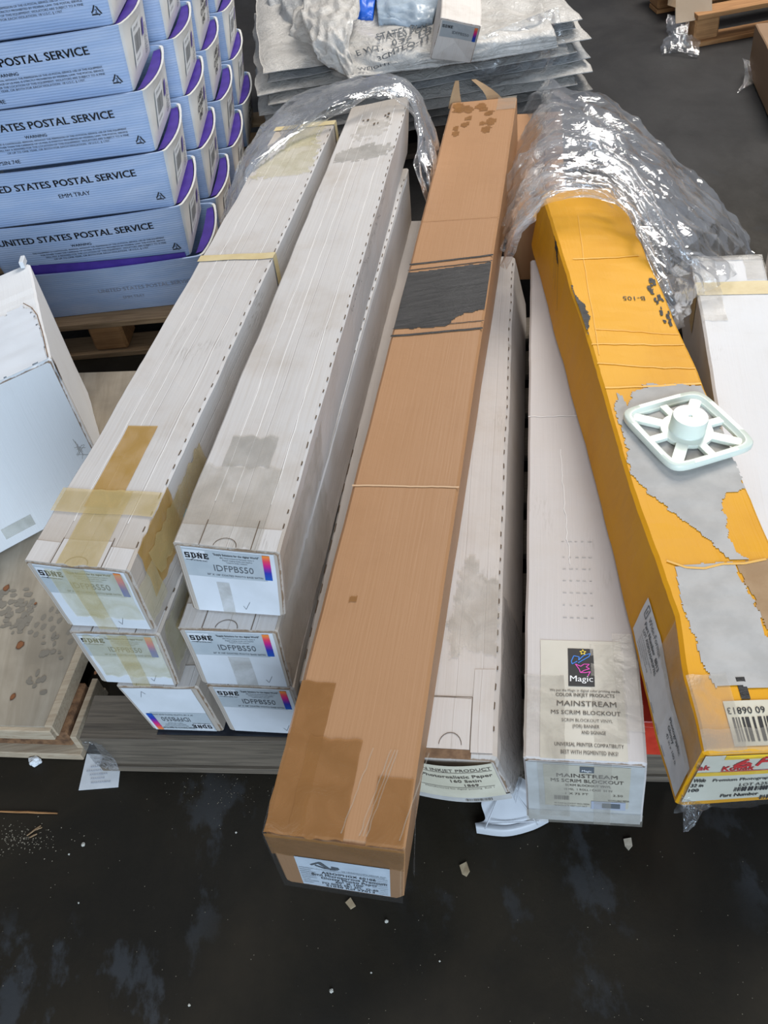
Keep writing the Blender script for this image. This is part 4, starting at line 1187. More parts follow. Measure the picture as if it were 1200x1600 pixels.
# ------------------------------------------------------------------ square nylon end cap on the yellow carton
def end_cap(name, label, ctr, axu, axv, size, hub_h, spokes=8):
    """square rounded frame, eight spokes, flange and round hub; axu/axv in-plane unit axes"""
    nrm = axu.cross(axv).normalized()
    t = thing(name, label, 'end cap', ctr)
    R = size / 2; N = 96
    def sq(th, r, pw=7.0):
        c, s_ = math.cos(th), math.sin(th)
        k = (abs(c) ** pw + abs(s_) ** pw) ** (-1 / pw); return c * k * r, s_ * k * r
    def W3(x, y, z): return ctr + axu * x + axv * y + nrm * z
    def ring(prof):
        """closed loop of (radius fn, z) revolved"""
        mb = MB(); n = len(prof)
        for k in range(N):
            th = 2 * math.pi * k / N
            for (fn, z) in prof:
                x, y = fn(th); mb.v.append(W3(x, y, z))
        for k in range(N):
            for j in range(n):
                a = k * n + j; b = k * n + (j + 1) % n; c = ((k + 1) % N) * n + (j + 1) % n; d = ((k + 1) % N) * n + j
                mb.f.append([a, d, c, b])
        return mb
    circ = lambda r: (lambda th: (r * math.cos(th), r * math.sin(th)))
    sqf = lambda r: (lambda th: sq(th, r))
    th_ = .007
    ring([(sqf(R * .985), 0), (sqf(R), .002), (sqf(R), th_ + .003), (sqf(R * .98), th_ + .005), (sqf(R * .88), th_ + .005), (sqf(R * .84), th_), (sqf(R * .80), th_ - .001), (sqf(R * .80), 0)]).build('frame', M['cap'], t, True, 50)
    r1 = R * .52; r0 = R * .36
    ring([(circ(r1), 0), (circ(r1), th_), (circ(r0 * 1.02), th_), (circ(r0 * 1.0), th_ + .001), (circ(r0 * .5), th_), (circ(r0 * .5), 0)]).build('flange', M['cap'], t, True, 50)
    # hub: lathe
    pr = [(r0, th_ - .001), (r0 * .985, hub_h * .9), (r0 * .95, hub_h), (r0 * .60, hub_h), (r0 * .12, hub_h - .0008), (r0 * .07, hub_h - .003)]
    mb = MB(); n = 40
    for (r, z) in pr:
        for k in range(n):
            mb.v.append(W3(r * math.cos(6.28319 * k / n), r * math.sin(6.28319 * k / n), z))
    for i in range(len(pr) - 1):
        for k in range(n): mb.f.append([i * n + k, i * n + (k + 1) % n, (i + 1) * n + (k + 1) % n, (i + 1) * n + k])
    mb.f.append([(len(pr) - 1) * n + k for k in range(n)])
    mb.build('hub', M['cap'], t, True, 40)
    for k in range(spokes):
        th = 2 * math.pi * k / spokes + .0
        x, y = sq(th, R * .88); d = math.hypot(x, y); ux, uy = x / d, y / d
        mb = MB(); Rm = Matrix((axu * ux + axv * uy, axv * ux - axu * uy, nrm)).transposed()
        mb.box(W3(ux * (r1 * .95 + d) / 2, uy * (r1 * .95 + d) / 2, th_ * .55), (d - r1 * .95 + .002, .020 if k % 2 else .015, th_ * .95), Rm)
        mb.build('spoke', M['cap'], t)
    return t
cz = .4635
c1, c2, c3, c4 = zz(978, 648, cz + .004), zz(1094, 606, cz), zz(1180, 688, cz), zz(1043, 738, cz + .004)
ctr = (c1 + c2 + c3 + c4) / 4
au = (c2 - c1 + c3 - c4).normalized(); av0 = (c2 - c3 + c1 - c4); av = (av0 - au * av0.dot(au)).normalized()
csz = ((c2 - c1).length + (c3 - c2).length) / 2
tl_ = Vector((0, 0, 1))
n_t = (cJ.P(1, .6, 1) - cJ.P(0, .6, 1)).normalized()
au = (au - Vector((0, 0, 1)) * 0 + Vector((0, 0, n_t.z * au.dot(jp)))).normalized(); av = (av - au * av.dot(au)).normalized()
# rest height on the lid
def lid_z(x, y):
    best = None
    for k in range(201):
        q = cJ.P(.5, k / 200, 1); d = abs((q - Vector((x, y, q.z))).dot(jd))
        if best is None or d < best[0]: best = (d, k / 200)
    v = best[1]; a, b = cJ.P(0, v, 1), cJ.P(1, v, 1); u = (Vector((x, y, 0)) - Vector((a.x, a.y, 0))).dot(jp) / (b - a).length
    return a.z + (b.z - a.z) * u
ctr.z = lid_z(ctr.x, ctr.y) + .0045
end_cap('plastic_end_cap', 'square white plastic end cap with a round hub, resting on the yellow carton', ctr, au, av, csz * 1.10, .035)

# second cap on the floor, its dished back seen under the cartons
kc = zz(808, 1268, .03)
def floor_cap():
    t = thing('plastic_end_cap', 'white plastic end cap with a dished back, on the floor under the cartons', 'end cap', zz(800, 1300, 0))
    A = [zz(745, 1302, .004), zz(790, 1307, .004), zz(830, 1298, .004), zz(857, 1285, .004)]
    B = [zz(752, 1255, .05), zz(785, 1235, .085), zz(815, 1240, .085), zz(850, 1265, .06)]
    C2 = [zz(760, 1235, .06), zz(785, 1215, .10), zz(815, 1215, .10), zz(850, 1245, .08)]
    mid = [zz(758, 1280, .018), zz(790, 1284, .022), zz(825, 1277, .022), zz(852, 1268, .02)]
    lip = [a + Vector((0, .004, .014)) for a in A]
    sheet('rim', [A, lip, [a + Vector((0, .012, .014)) for a in A]], 30, 6, .0, 1, M['white_plastic'], t)
    sheet('dished_back', [[a + Vector((0, .012, .014)) for a in A], mid, B, C2], 30, 20, .0, 2, M['white_plastic'], t)
    mb = MB()
    for (p, q) in ((zz(785, 1232, .088), zz(758, 1296, .020)), (zz(800, 1232, .090), zz(840, 1290, .024)), (zz(768, 1288, .024), zz(842, 1284, .026))):
        mb = MB(); mb.tube([p + (q - p) * k / 6 + Vector((0, 0, .003)) for k in range(7)], .0012, 6); mb.build('rib', M['white_plastic'], t, True)
    return t
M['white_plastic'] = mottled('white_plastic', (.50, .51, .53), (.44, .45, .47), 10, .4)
floor_cap()

# ================================================================== left: big white carton on the plywood base
def plywood_base():
    z = .10
    A, B = zz(0, 1134, z), zz(70, 1136, z); Cc = zz(122, 1009, z)
    X = (B - A).normalized(); d = (Cc - B); Y = d.normalized()
    X = (X - Y * X.dot(Y)).normalized() if abs(X.dot(Y)) > .05 else X
    t = thing('plywood_base', 'tyre-marked plywood crate base under the big white carton', 'crate base', Vector((B.x, B.y, 0)))
    R = Matrix((X, Y, Vector((0, 0, 1)))).transposed()
    w, dep = .75, 1.06
    o = B.copy()
    MB().box(o - X * (w / 2) + Y * (dep / 2) + Vector((0, 0, -.006)), (w, dep, .012), R).build('top_panel', M['ply'], t)
    MB().box(o - X * (w / 2 - .006) + Y * .0 + Vector((0, 0, -.017)), (w + .012, .018, .030), R).build('front_rail', M['pale_wood'], t)
    MB().box(o + X * .007 + Y * (dep / 2) + Vector((0, 0, -.015)), (.016, dep, .036), R).build('side_rail', M['pale_wood'], t)
    for yy in (.062, dep - .08): MB().box(o - X * (w / 2 - .012) + Y * yy + Vector((0, 0, -.0555)), (w + .03, .115, .045), R).build('particle_core', M['osb'], t)
    for yy in (.062, dep - .08): MB().box(o - X * (w / 2 - .02) + Y * yy + Vector((0, 0, -.0890)), (w + .05, .15, .020), R).build('bottom_panel', M['pale_wood'], t)
    MB().box(o + X * .040 + Y * .066 + Vector((0, 0, -.058)), (.012, .13, .042), R).build('side_board', M['pale_wood'], t)
    MB().box(o - X * .45 + Y * (-.004) + Vector((0, 0, -.055)), (.62, .012, .040), R).build('front_board', M['pale_wood'], t)
    def onto(x, y, off=0.0): return o + X * x + Y * y + Vector((0, 0, off))
    def oxy(px, py):
        q = zz(px, py, z) - o; return q.dot(X), q.dot(Y)
    dark = flat('tyre_mark', (.185, .162, .128), .8)
    rs = random.Random(5)
    cnt = [0]
    def blob(name, px, py, rx, ry, mat, n=7, rot=0.0, par=None):
        x, y = oxy(px, py); mb = MB(); cnt[0] += 1; lift = .0004 + cnt[0] * .00001
        pts = []
        for k in range(n):
            a = 6.283 * k / n + rot; q = rs.uniform(.8, 1.1)
            pts.append(onto(x + rx * math.cos(a) * q, y + ry * math.sin(a) * q, lift))
        mb.v = [onto(x, y, lift)] + pts; mb.f = [[0, 1 + k, 1 + (k + 1) % n] for k in range(n)]
        return mb.build(name, mat, par or t)
    for i in range(4):
        for j in range(5):
            if rs.random() < .85: blob('tyre_mark', 50 + j * 13 + i * 2 + rs.uniform(-2, 2), 945 + i * 15 + j * 3, .0062, .0085, dark, 6, .6)
    for k in range(60):
        a = rs.random(); blob('tyre_mark', 18 + rs.uniform(-22, 30), 945 + rs.uniform(-28, 44), rs.uniform(.004, .010), rs.uniform(.004, .012), dark, 5, rs.random() * 6)
    for k in range(14): blob('tyre_mark', 75 + rs.uniform(-12, 25), 1000 + rs.uniform(-10, 30), rs.uniform(.003, .008), rs.uniform(.003, .01), dark, 5, rs.random() * 6)
    for k in range(8): blob('tyre_mark', 55 + rs.uniform(-12, 14), 1065 + rs.uniform(-14, 18), rs.uniform(.004, .009), rs.uniform(.004, .010), dark, 6, rs.random() * 6)
    kn = flat('knot', (.20, .075, .025), .7); kd_ = flat('knot_ring', (.12, .05, .02), .7)
    for (px, py, r) in ((7, 917, .0075), (30, 1007, .0085), (20, 1088, .006), (148, 1052, .004), (53, 942, .003)):
        k_ = blob('knot', px, py, r, r * 1.35, kd_, 10); x, y = oxy(px, py)
        mb = MB(); mb.v = [onto(x, y, .0018)] + [onto(x + r * .72 * math.cos(6.283 * q / 10), y + r * .98 * math.sin(6.283 * q / 10), .0018) for q in range(10)]
        mb.f = [[0, 1 + q, 1 + (q + 1) % 10] for q in range(10)]; mb.build('knot_heart', kn, k_)
    return t
plywood_base()

lT, lB = .49, .1015
LFR, LBR = zz(80, 560, lT), zz(45, 410, lT)
LFBR = zz(178, 768, lB); LFBR.x = (LFBR.x + LFR.x) / 2; LFBR.y = (LFBR.y + LFR.y) / 2
lx = Vector((.985, .17, 0)).normalized(); lx = (zz(75, 557, lT) - zz(0, 592, lT)).normalized()
LFL = LFR - lx * .44; LBL = LBR - lx * .44
lz = Vector((0, 0, lT - lB))
LBBR = LBR - lz; LBBL = LBL - lz; LFBL = LFL - lz
cL = Carton(hexa(LFL, LFR, LBL, LBR, LFBL, Vector((LFBR.x, LFBR.y, lB)), LBBL, LBBR), seed=13.5, amp=.003, r=.005)
tL = thing('white_carton', 'big white carton with a loose lid flap at the left edge of the scene', 'box', cL.P(.5, .5, 0))
cL.body('carton_body', M['crate_white'], tL)
W, H, L = cL.W, cL.H, cL.L
cL.torn('lid_flap', 'top', [(.0, .0), (W - .004, .0), (W - .006, .10), (W - .016, .20), (W - .035, .235), (W - .12, .215), (.0, .21)], M['crate_white'] if False else mottled('flap_white', (.68, .71, .75), (.62, .65, .69), 10, .6), tL, off=.004, cell=.006, rough=.008)
p = Print(cL.face('top'), .0055); p.line([(W - .030, .238), (W - .014, .205), (W - .006, .17), (W - .004, .10), (W - .004, .0)], .0022); p.build('torn_edge', M['core'], tL)
p = Print(cL.face('right'), .0014); p.line([(.01 + .002 * nz(k * .7), H * (1 - .9 * k / 20)) for k in range(21)], .0035); p.build('torn_edge', M['core'], tL)
cL.torn('torn_corner', 'right', [(.0, H * .93), (.02, H * .98), (.024, H * .90), (.012, H * .84), (.0, H * .86)], M['slot'], tL, off=.0016, cell=.003, rough=.004)
def l_xy(px, py):
    # front panel point seen at a pixel: intersect the ray with the panel plane
    o = cL.P(0, 0, 0); ax = (cL.P(1, 0, 0) - o); ay = (cL.P(0, 0, 1) - o); n = ax.cross(ay)
    d = FW + R2 * ((px - 600) / F_PX) - U2 * ((py - 800) / F_PX)
    k = (o - CAM).dot(n) / d.dot(n); q = CAM + d * k - o
    return q.dot(ax) / ax.length, q.dot(ay) / ay.length
(x0, y0), (x1, y1) = l_xy(8, 838), l_xy(50, 808)
cL.patch('tape_strip', 'front', x0, x1, min(y0, y1) - .01, max(y0, y1) + .01, M['masking'] if False else tape_mat('tape_pale', (.60, .60, .52), .5), tL, off=.0014)
p = Print(cL.face('front'), .0012); x, y = l_xy(130, 690)
for k in range(12): p.line([(x - rng.uniform(0, .03), y + rng.uniform(-.03, .02)), (x - rng.uniform(.0, .02), y + rng.uniform(-.04, .01))], .0010)
p.build('scuff', M['grey_paper'], tL)
ln = MB()
# lid tab sticking up at the far corner
MB().box(LBR + Vector((-.008, -.012, .010)), (.010, .03, .016)).build('lid_tab', M['label_white'], tL)

# ================================================================== postal trays
TL_, TW, TH = .552, .288, .152
def tray_shell():
    """open tapered tray: outer wall, rim, inner wall and floor; front wall at y=0, right end at x=0"""
    n_s, n_e, n_c = 14, 8, 4
    r = .016
    base = []
    def arc(cx, cy, a0): return [(cx + r * math.cos(a0 + math.pi / 2 * k / n_c), cy + r * math.sin(a0 + math.pi / 2 * k / n_c)) for k in range(n_c + 1)]
    for k in range(1, n_s): base.append((-TL_ + r + (TL_ - 2 * r) * k / n_s, 0))
    base += arc(-r, r, -math.pi / 2)
    for k in range(1, n_e): base.append((0, r + (TW - 2 * r) * k / n_e))
    base += arc(-r, TW - r, 0)
    for k in range(1, n_s): base.append((-r - (TL_ - 2 * r) * k / n_s, TW))
    base += arc(-TL_ + r, TW - r, math.pi / 2)
    for k in range(1, n_e): base.append((-TL_, TW - r - (TW - 2 * r) * k / n_e))
    base += arc(-TL_ + r, r, math.pi)
    n = len(base); cx, cy = -TL_ / 2, TW / 2
    def lev(h, inset):
        out = []
        for (x, y) in base:
            u = (x - cx) / (TL_ / 2); v = (y - cy) / (TW / 2)
            tap = .015 * (1 - h / TH)
            bx = (1 - u * u) * .014 * (h / TH) * (1 if v > 0 else -1) if abs(v) > .8 else 0
            by = (1 - v * v) * .018 * (h / TH) * (1 if u > 0 else -1) if abs(u) > .9 else 0
            sx = 1 - (tap + inset) / (TL_ / 2); sy = 1 - (tap * .95 + inset) / (TW / 2)
            dip = 0
            if h == TH and abs(u) > .9: dip = -.006 * (1 - v * v)
            out.append(Vector((cx + (x - cx) * sx + by, cy + (y - cy) * sy + bx, h + dip)))
        return out
    rings = [lev(0, .002), lev(.004, 0), lev(TH * .35, 0), lev(TH * .7, 0), lev(TH * .93, 0), lev(TH, -.0015), lev(TH, .004), lev(TH * .7, .005), lev(.008, .005)]
    V = [p for r_ in rings for p in r_]; Fc = []
    mats = []
    for k in range(len(rings) - 1):
        for i in range(n):
            j = (i + 1) % n; Fc.append((k * n + i, k * n + j, (k + 1) * n + j, (k + 1) * n + i))
            x, y = base[i]; x2, y2 = base[j]
            mats.append(1 if (x > -.008 and x2 > -.008) or (x < -TL_ + .008 and x2 < -TL_ + .008) else 0)
    Fc.append(tuple(range(n))[::-1]); mats.append(0)
    Fc.append(tuple((len(rings) - 1) * n + i for i in range(n))); mats.append(0)
    me = mesh('shell', V, Fc, smooth=True, sharp=38)
    me.materials.append(M['tray']); me.materials.append(M['tray_end_lit'])
    me.polygons.foreach_set('material_index', mats)
    return me
SHELL = tray_shell()
def wall_front(x, y, o=0.0):
    """front long wall: x metres from its left end, y height"""
    X = -TL_ + x; u = (X + TL_ / 2) / (TL_ / 2)
    tap = .026 * (1 - y / TH) * .55
    return Vector((X, tap - (1 - u * u) * .014 * (y / TH) - o - .0008, y))
def wall_end(x, y, o=0.0):
    """right short wall: x metres from the front corner, y height"""
    v = (x - TW / 2) / (TW / 2)
    return Vector((-.015 * (1 - y / TH) + (1 - v * v) * .018 * (y / TH) + o + .0008, x, y))
def cached(fn, build):
    p = Print(fn, .0006); build(p); return mesh('lettering', p.v, p.f)
def tri(p, x, y, s):
    a = [(x + s * math.cos(t), y + s * math.sin(t)) for t in (math.pi / 2, math.pi * 7 / 6, -math.pi / 6)]
    for k in range(3):
        (x0, y0), (x1, y1) = a[k], a[(k + 1) % 3]
        p.line([(x0, y0), (x0 + (x1 - x0) * .68, y0 + (y1 - y0) * .68)], .0032)
        hx, hy = x0 + (x1 - x0) * .80, y0 + (y1 - y0) * .80
        p.line([(hx + (y1 - y0) * .10 - (x1 - x0) * .14, hy - (x1 - x0) * .10 - (y1 - y0) * .14), (hx + (x1 - x0) * .05, hy + (y1 - y0) * .05)], .0026)
    p.text('2', x, y - .004, .0085, 'C', bold=.02)
WARN = ['THIS EQUIPMENT IS CONTROLLED. REMOVAL WITHOUT THE PERMISSION OF THE US POSTAL SERVICE. USE OF THIS EQUIPMENT',
        'FOR OTHER THAN THE CARRIAGE OF US MAIL IS STRICTLY PROHIBITED BY FEDERAL LAW. THE POSTAL SERVICE',
        'WILL PAY A REWARD FOR THE LOCATION OF THIS EQUIPMENT. VIOLATORS ARE SUBJECT TO A FINE',
        'OF UP TO ONE YEAR, OR BOTH FOR EACH VIOLATION. 18 U.S.C. § 1707.']
def fr_warn(code, ch, yb=.100):
    def b(p):
        p.text('UNITED STATES POSTAL SERVICE', TL_ - .085 - .42, yb,   .0190, bold=.028, width=.42)
        p.text('WARNING', .235, yb - .024, .0080, bold=.02)
        for k, w in enumerate(WARN): p.text(w, TL_ - .068 - (.05 if k == 3 else 0), yb - .034 - k * .0082, .0050, 'R', width=(.36, .34, .33, .26)[k], bold=.012)
        p.text(code, .14, yb - .086, .0105, bold=.01)
        tri(p, TL_ - .046, yb - .066, .0130)
    return b
def fr_emm(p):
    p.text('UNITED STATES POSTAL SERVICE', TL_ - .085 - .42, .100,   .0190, bold=.028, width=.42)
    p.text('EMM TRAY', .255, .066, .0120, bold=.008)
    tri(p, TL_ - .046, .034, .0130)
FRONTS = {'warn': cached(wall_front, fr_warn('PSIN 74E', 0)), 'warn2': cached(wall_front, fr_warn('PSIN 1739-24E', 0)), 'emm': cached(wall_front, fr_emm)}
for m in FRONTS.values(): m.materials.append(M['ink'])
def fr_faint(p):
    p.text('UNITED STATES POSTAL SERVICE', .24, .072, .0130, bold=.01, width=.27); p.text('EMM TRAY', .30, .044, .0090, bold=.01)
FRONTS['faint'] = cached(wall_front, fr_faint); FRONTS['faint'].materials.append(M['ink_faint'])
def sticker_mesh(ink):
    p = Print(wall_end, .0012)
    if not ink: p.rect(.062, .036, .142, .126, 4, 4)
    else:
        p.off = .0018; p.text('USPS SORT', .070, .112, .0065); barcode(p, .072, .062, .132, .102, random.Random(4)); p.text('0 41220 5531', .072, .046, .006)
    return mesh('sticker', p.v, p.f)
STK, STB = sticker_mesh(False), sticker_mesh(True); STK.materials.append(M['label_white']); STB.materials.append(M['ink_grey'])
def loe(p):
    p.text('LABEL', .105, .103, .0185, 'C', bold=.03, xs=1.0); p.text('OTHER', .105, .077, .0185, 'C', bold=.03, xs=1.0); p.text('END', .105, .051, .0185, 'C', bold=.03, xs=1.0)
LOE = cached(wall_end, loe); LOE.materials.append(M['ink'])
def blk(p):
    p.text('PLACE LABEL HERE', .205, .020, .0085, rot=math.pi / 2, bold=.03, width=.07); p.text('SERVICE TRAY', .220, .018, .0085, rot=math.pi / 2, bold=.03, width=.07); p.text('U.S. MAIL', .235, .020, .0085, rot=math.pi / 2, bold=.03, width=.06)
    p.text('MAIL', .255, .100, .008, rot=math.pi / 2, bold=.03)
BLK = cached(wall_end, blk); BLK.materials.append(M['ink_grey'])
p = Print(wall_end, .0010).rect(.165, .070, .187, .108, 2, 2); PUR = mesh('purple_patch', p.v, p.f); PUR.materials.append(M['purple'])
def liner(along_front):
    mb = MB()
    if along_front:
        mb.grid(lambda a, b: Vector((-TL_ * (.08 + .84 * a), .004 + .004 * b + (-(1 - (2 * a - 1) ** 2) * .010), TH + .012 + .016 * a - .036 * b)), 16, 3)
        mb.grid(lambda a, b: Vector((-TL_ * (.08 + .84 * a), .006 + .004 * b + (-(1 - (2 * a - 1) ** 2) * .010), TH + .012 + .016 * a - .036 * b)), 16, 3, True)
    else:
        mb.grid(lambda a, b: Vector((-.004 - .018 * b + (.014 - .012 * b) * (1 - (2 * a - 1) ** 2), TW * (.10 + .84 * a), TH - .004 - .005 * (1 - (2 * a - 1) ** 2) - .004 * b)), 10, 3)
        mb.grid(lambda a, b: Vector((-.004 - .018 * b + (.014 - .012 * b) * (1 - (2 * a - 1) ** 2), TW * (.10 + .84 * a), TH - .006 - .005 * (1 - (2 * a - 1) ** 2) - .004 * b)), 10, 3, True)
    me = mesh('card_liner', mb.v, mb.f); me.materials.append(M['purple']); return me
LIN_E, LIN_F = liner(False), liner(True)
def put(name, me, parent):
    o = bpy.data.objects.new(name, me); COL.objects.link(o); o.parent = parent
    if name in ('lettering', 'bar_code'): o['kind'] = 'stuff'
    return o
E_YAW = math.radians(-6.0)
ORD = ['lowest', 'second from the bottom', 'third from the bottom', 'fourth from the bottom', 'fifth from the bottom', 'topmost']
def tray(loc, yaw, label, front, end, group):
    t = thing('postal_tray', label, 'tray', loc, group); t.rotation_euler = (0, 0, yaw)
    s = put('shell', SHELL, t)
    if front: put('lettering', FRONTS[front], s)
    if end == 'bar':
        k = put('sticker', STK, t); put('bar_code', STB, k); put('purple_patch', PUR, s)
    else:
        put('lettering', LOE, s); put('purple_patch', PUR, s)
    put('lettering', BLK, s)
    put('card_liner', LIN_E, t)
    return t
r0_ = zz(311, 405, .262)
c0_ = Vector((r0_.x + .004, r0_.y - .004, 0))
dstep = .147
yv = Vector((-math.sin(E_YAW), math.cos(E_YAW), 0)); xv = Vector((math.cos(E_YAW), math.sin(E_YAW), 0))
fronts = ['faint', 'warn2', 'emm', 'warn', 'warn2', 'warn']
ends = [['bar', 'bar', 'bar', 'bar', 'bar', 'bar'], ['bar', 'bar', 'loe', 'bar', 'bar', 'bar'], ['bar', 'bar', 'loe', 'loe', 'loe', 'bar'], ['loe', 'bar', 'bar', 'bar', 'loe', 'bar']]
names = ['front stack', 'second stack from the front', 'third stack from the front', 'rearmost stack']
rt = random.Random(2)
for s in range(4):
    for k in range(6):
        if s == 3 and k > 3: continue
        jx_ = rt.uniform(-.006, .006); jyv = rt.uniform(-.004, .004)
        o = c0_ + yv * (s * .318 + jyv) + xv * (jx_ + s * .012 - (.006 * k if s == 0 else .0)) + Vector((0, 0, .1202 + dstep * k))
        t = tray(o, E_YAW + rt.uniform(-.012, .012), 'translucent postal tray, %s in the %s' % (ORD[k], names[s]), fronts[k] if s == 0 else None, ends[s][k], 'postal trays in the ' + names[s])
        if s == 0 and k == 0: put('card_liner', LIN_F, t)
# ================================================================== pile of folded plastic sacks
G_S = 'folded plastic sacks in the pile'
rs = random.Random(21)
def slab(name, label, x0, x1, y0, y1, z, th, mat, seed, droop=0.0):
    """one folded sack: a soft slab with rounded, wavy edges"""
    t = MB(); nx, ny = 34, 16
    def top(a, b):
        ex = min(a, 1 - a) * (x1 - x0); ey = min(b, 1 - b) * (y1 - y0); e = min(ex, ey)
        k = math.sqrt(max(0, 1 - (1 - min(1, e / .02)) ** 2))
        wob = .018 * nz(a * 7 + seed, seed * 3, 1); wobx = .022 * nz(b * 6, seed * 5, 2)
        x = x0 + (x1 - x0) * a + wobx * (abs(2 * a - 1)) ; y = y0 + (y1 - y0) * b + wob * abs(2 * b - 1)
        zz_ = z + th * .5 + th * .5 * k * (1 + .25 * nz(x * 9, y * 9, seed)) - th * .08
        if droop and a < .22: zz_ -= droop * (1 - a / .22) ** 2
        return Vector((x, y, zz_))
    def bot(a, b):
        p = top(a, b); q = p.z - (z + th * .5)
        ex = min(a, 1 - a) * (x1 - x0); ey = min(b, 1 - b) * (y1 - y0); e = min(ex, ey)
        k = math.sqrt(max(0, 1 - (1 - min(1, e / .02)) ** 2))
        zb = z + th * .5 - th * .46 * k
        if droop and a < .22: zb -= droop * (1 - a / .22) ** 2
        return Vector((p.x, p.y, zb))
    t.grid(top, nx, ny); t.grid(bot, nx, ny, True)
    n0 = (nx + 1) * (ny + 1)
    per = [a for a in range(nx + 1)] + [b * (nx + 1) + nx for b in range(1, ny + 1)] + [ny * (nx + 1) + a for a in range(nx - 1, -1, -1)] + [b * (nx + 1) for b in range(ny - 1, 0, -1)]
    for i, k in enumerate(per):
        j = per[(i + 1) % len(per)]; t.f.append([j, k, k + n0, j + n0])
    o = t.build(name, mat, None, True, 60)
    return tag(o, label, 'sack', G_S)
zc = .1205
nm = ['lowest', 'second', 'third', 'fourth', 'fifth', 'sixth', 'seventh', 'eighth', 'ninth', 'tenth']
for k in range(9):
    th = .030 + rs.uniform(-.003, .006)
    mat = M['sack_dark'] if k in (0, 1) else (M['sack_grey'] if k in (4, 7) else M['sack'])
    slab('folded_sack', 'folded whitish plastic sack in the pile, %s layer up from the pallet' % nm[k], -.16 + rs.uniform(-.02, .03), .93 + rs.uniform(-.03, .03), 3.10 + .012 * k + rs.uniform(-.02, .02), 3.98, zc, th, mat, k * 1.7 + .3)
    zc += th * .93
ztop = zc + .004
# printed sack flopped over the front of the pile
def W_(px, py, z): return zz(px, py, z)
rows = [[W_(560, -40, ztop + .05), W_(620, -40, ztop + .05), W_(690, -40, ztop + .04), W_(760, -40, ztop + .03), W_(840, -30, ztop + .02)],
        [W_(500, 20, ztop + .05), W_(580, 30, ztop + .045), W_(670, 25, ztop + .03), W_(760, 25, ztop + .02), W_(850, 15, ztop + .015)],
        [W_(520, 70, ztop + .035), W_(590, 78, ztop + .03), W_(670, 75, ztop + .02), W_(760, 62, ztop + .012), W_(865, 45, ztop + .008)],
        [W_(545, 122, ztop - .01), W_(600, 112, ztop - .02), W_(670, 104, ztop - .03), W_(760, 92, ztop - .04), W_(872, 72, ztop - .04)]]
o, D1 = sheet('printed_sack', rows, 60, 40, .016, 2.0, M['sack'], None, thick=.006)
tag(o, 'whitish printed plastic sack spread over the front of the pile', 'sack', G_S)
def on_sack(x, y, off=0.0):
    return D1(x, 1 - y) + Vector((0, -.004, .006)) 
p = Print(on_sack, 0)
p.text('UNITED STATES POS', .51, .42, .060, 'R', width=.40, bold=.02, rot=.30) if False else None
def sack_text(s, px, py, px2, py2, h):
    """word running between two seen points of the sheet"""
    def inv(px, py):
        best = None
        for i in range(61):
            for j in range(41):
                q = D1(i / 60, j / 40) - CAM; zc_ = q.dot(FW); X = 600 + F_PX * q.dot(R2) / zc_; Y = 800 - F_PX * q.dot(U2) / zc_
                d = (X - px) ** 2 + (Y - py) ** 2
                if best is None or d < best[0]: best = (d, i / 60, j / 40)
        return best[1], best[2]
    u0, v0 = inv(px, py); u1, v1 = inv(px2, py2)
    vs, w, fs = text2d(s, .02); i = len(p.v)
    for (a, b) in vs:
        t_ = a / w; u = u0 + (u1 - u0) * t_ ; v = v0 + (v1 - v0) * t_ - b * h
        p.v.append(D1(min(1, max(0, u)), min(1, max(0, v))) + Vector((0, -.006, .008)))
    p.f.extend(tuple(i + q for q in f) for f in fs)
sack_text('STATES POS', 590, 66, 668, 44, .115)
sack_text('E WT.   0.32  LB', 561, 93, 676, 52, .090)
sack_text('3CMTEQ-11', 592, 97, 672, 64, .105)
sack_text('WEIGHT -', 559, 113, 622, 102, .062)
p.build('lettering', M['ink_grey'], o)
# sacks hanging over the left end
for k, (rw, lab, mt) in enumerate([
    ([[(470, -20, .44), (505, -20, .46), (545, -10, .46)], [(455, 40, .40), (498, 30, .44), (545, 28, .44)], [(445, 90, .30), (505, 90, .36), (560, 90, .38)], [(430, 150, .15), (500, 158, .20), (570, 140, .28)]], 'whitish plastic sack hanging over the left front of the pile', 'sack'),
    ([[(425, -30, .42), (455, -30, .44), (490, -20, .45)], [(415, 20, .36), (450, 20, .40), (490, 20, .42)], [(412, 70, .28), (440, 80, .32), (475, 90, .34)], [(415, 145, .14), (440, 150, .16), (465, 150, .20)]], 'greyish plastic sack drooping beside the postal trays', 'sack_grey'),
    ([[(480, -20, .48), (515, -25, .49), (560, -20, .49)], [(470, 15, .47), (515, 12, .49), (560, 10, .49)], [(485, 60, .45), (520, 60, .46), (545, 55, .46)], [(500, 95, .40), (525, 110, .38), (555, 125, .36)]], 'crumpled pale sack end folded up at the left of the printed sack', 'sack')]):
    o2, _ = sheet('hanging_sack', [[W_(*q) for q in r] for r in rw], 30, 40, .035, 5 + k * 3.3, M[mt], None, thick=.006)
    tag(o2, lab, 'sack', G_S)
# clear film hanging at the right of the pile
o2, _ = sheet('film_scrap', [[W_(740, 60, .40), W_(820, 30, .42), W_(872, 10, .42)], [W_(745, 95, .34), W_(825, 70, .35), W_(880, 55, .34)], [W_(740, 130, .26), W_(825, 112, .26), W_(888, 90, .26)], [W_(730, 152, .18), W_(820, 138, .18), W_(868, 128, .17)]], 40, 36, .03, 9.1, M['film_dense'])
tag(o2, 'crumpled clear film hanging over the right end of the sack pile', 'film')
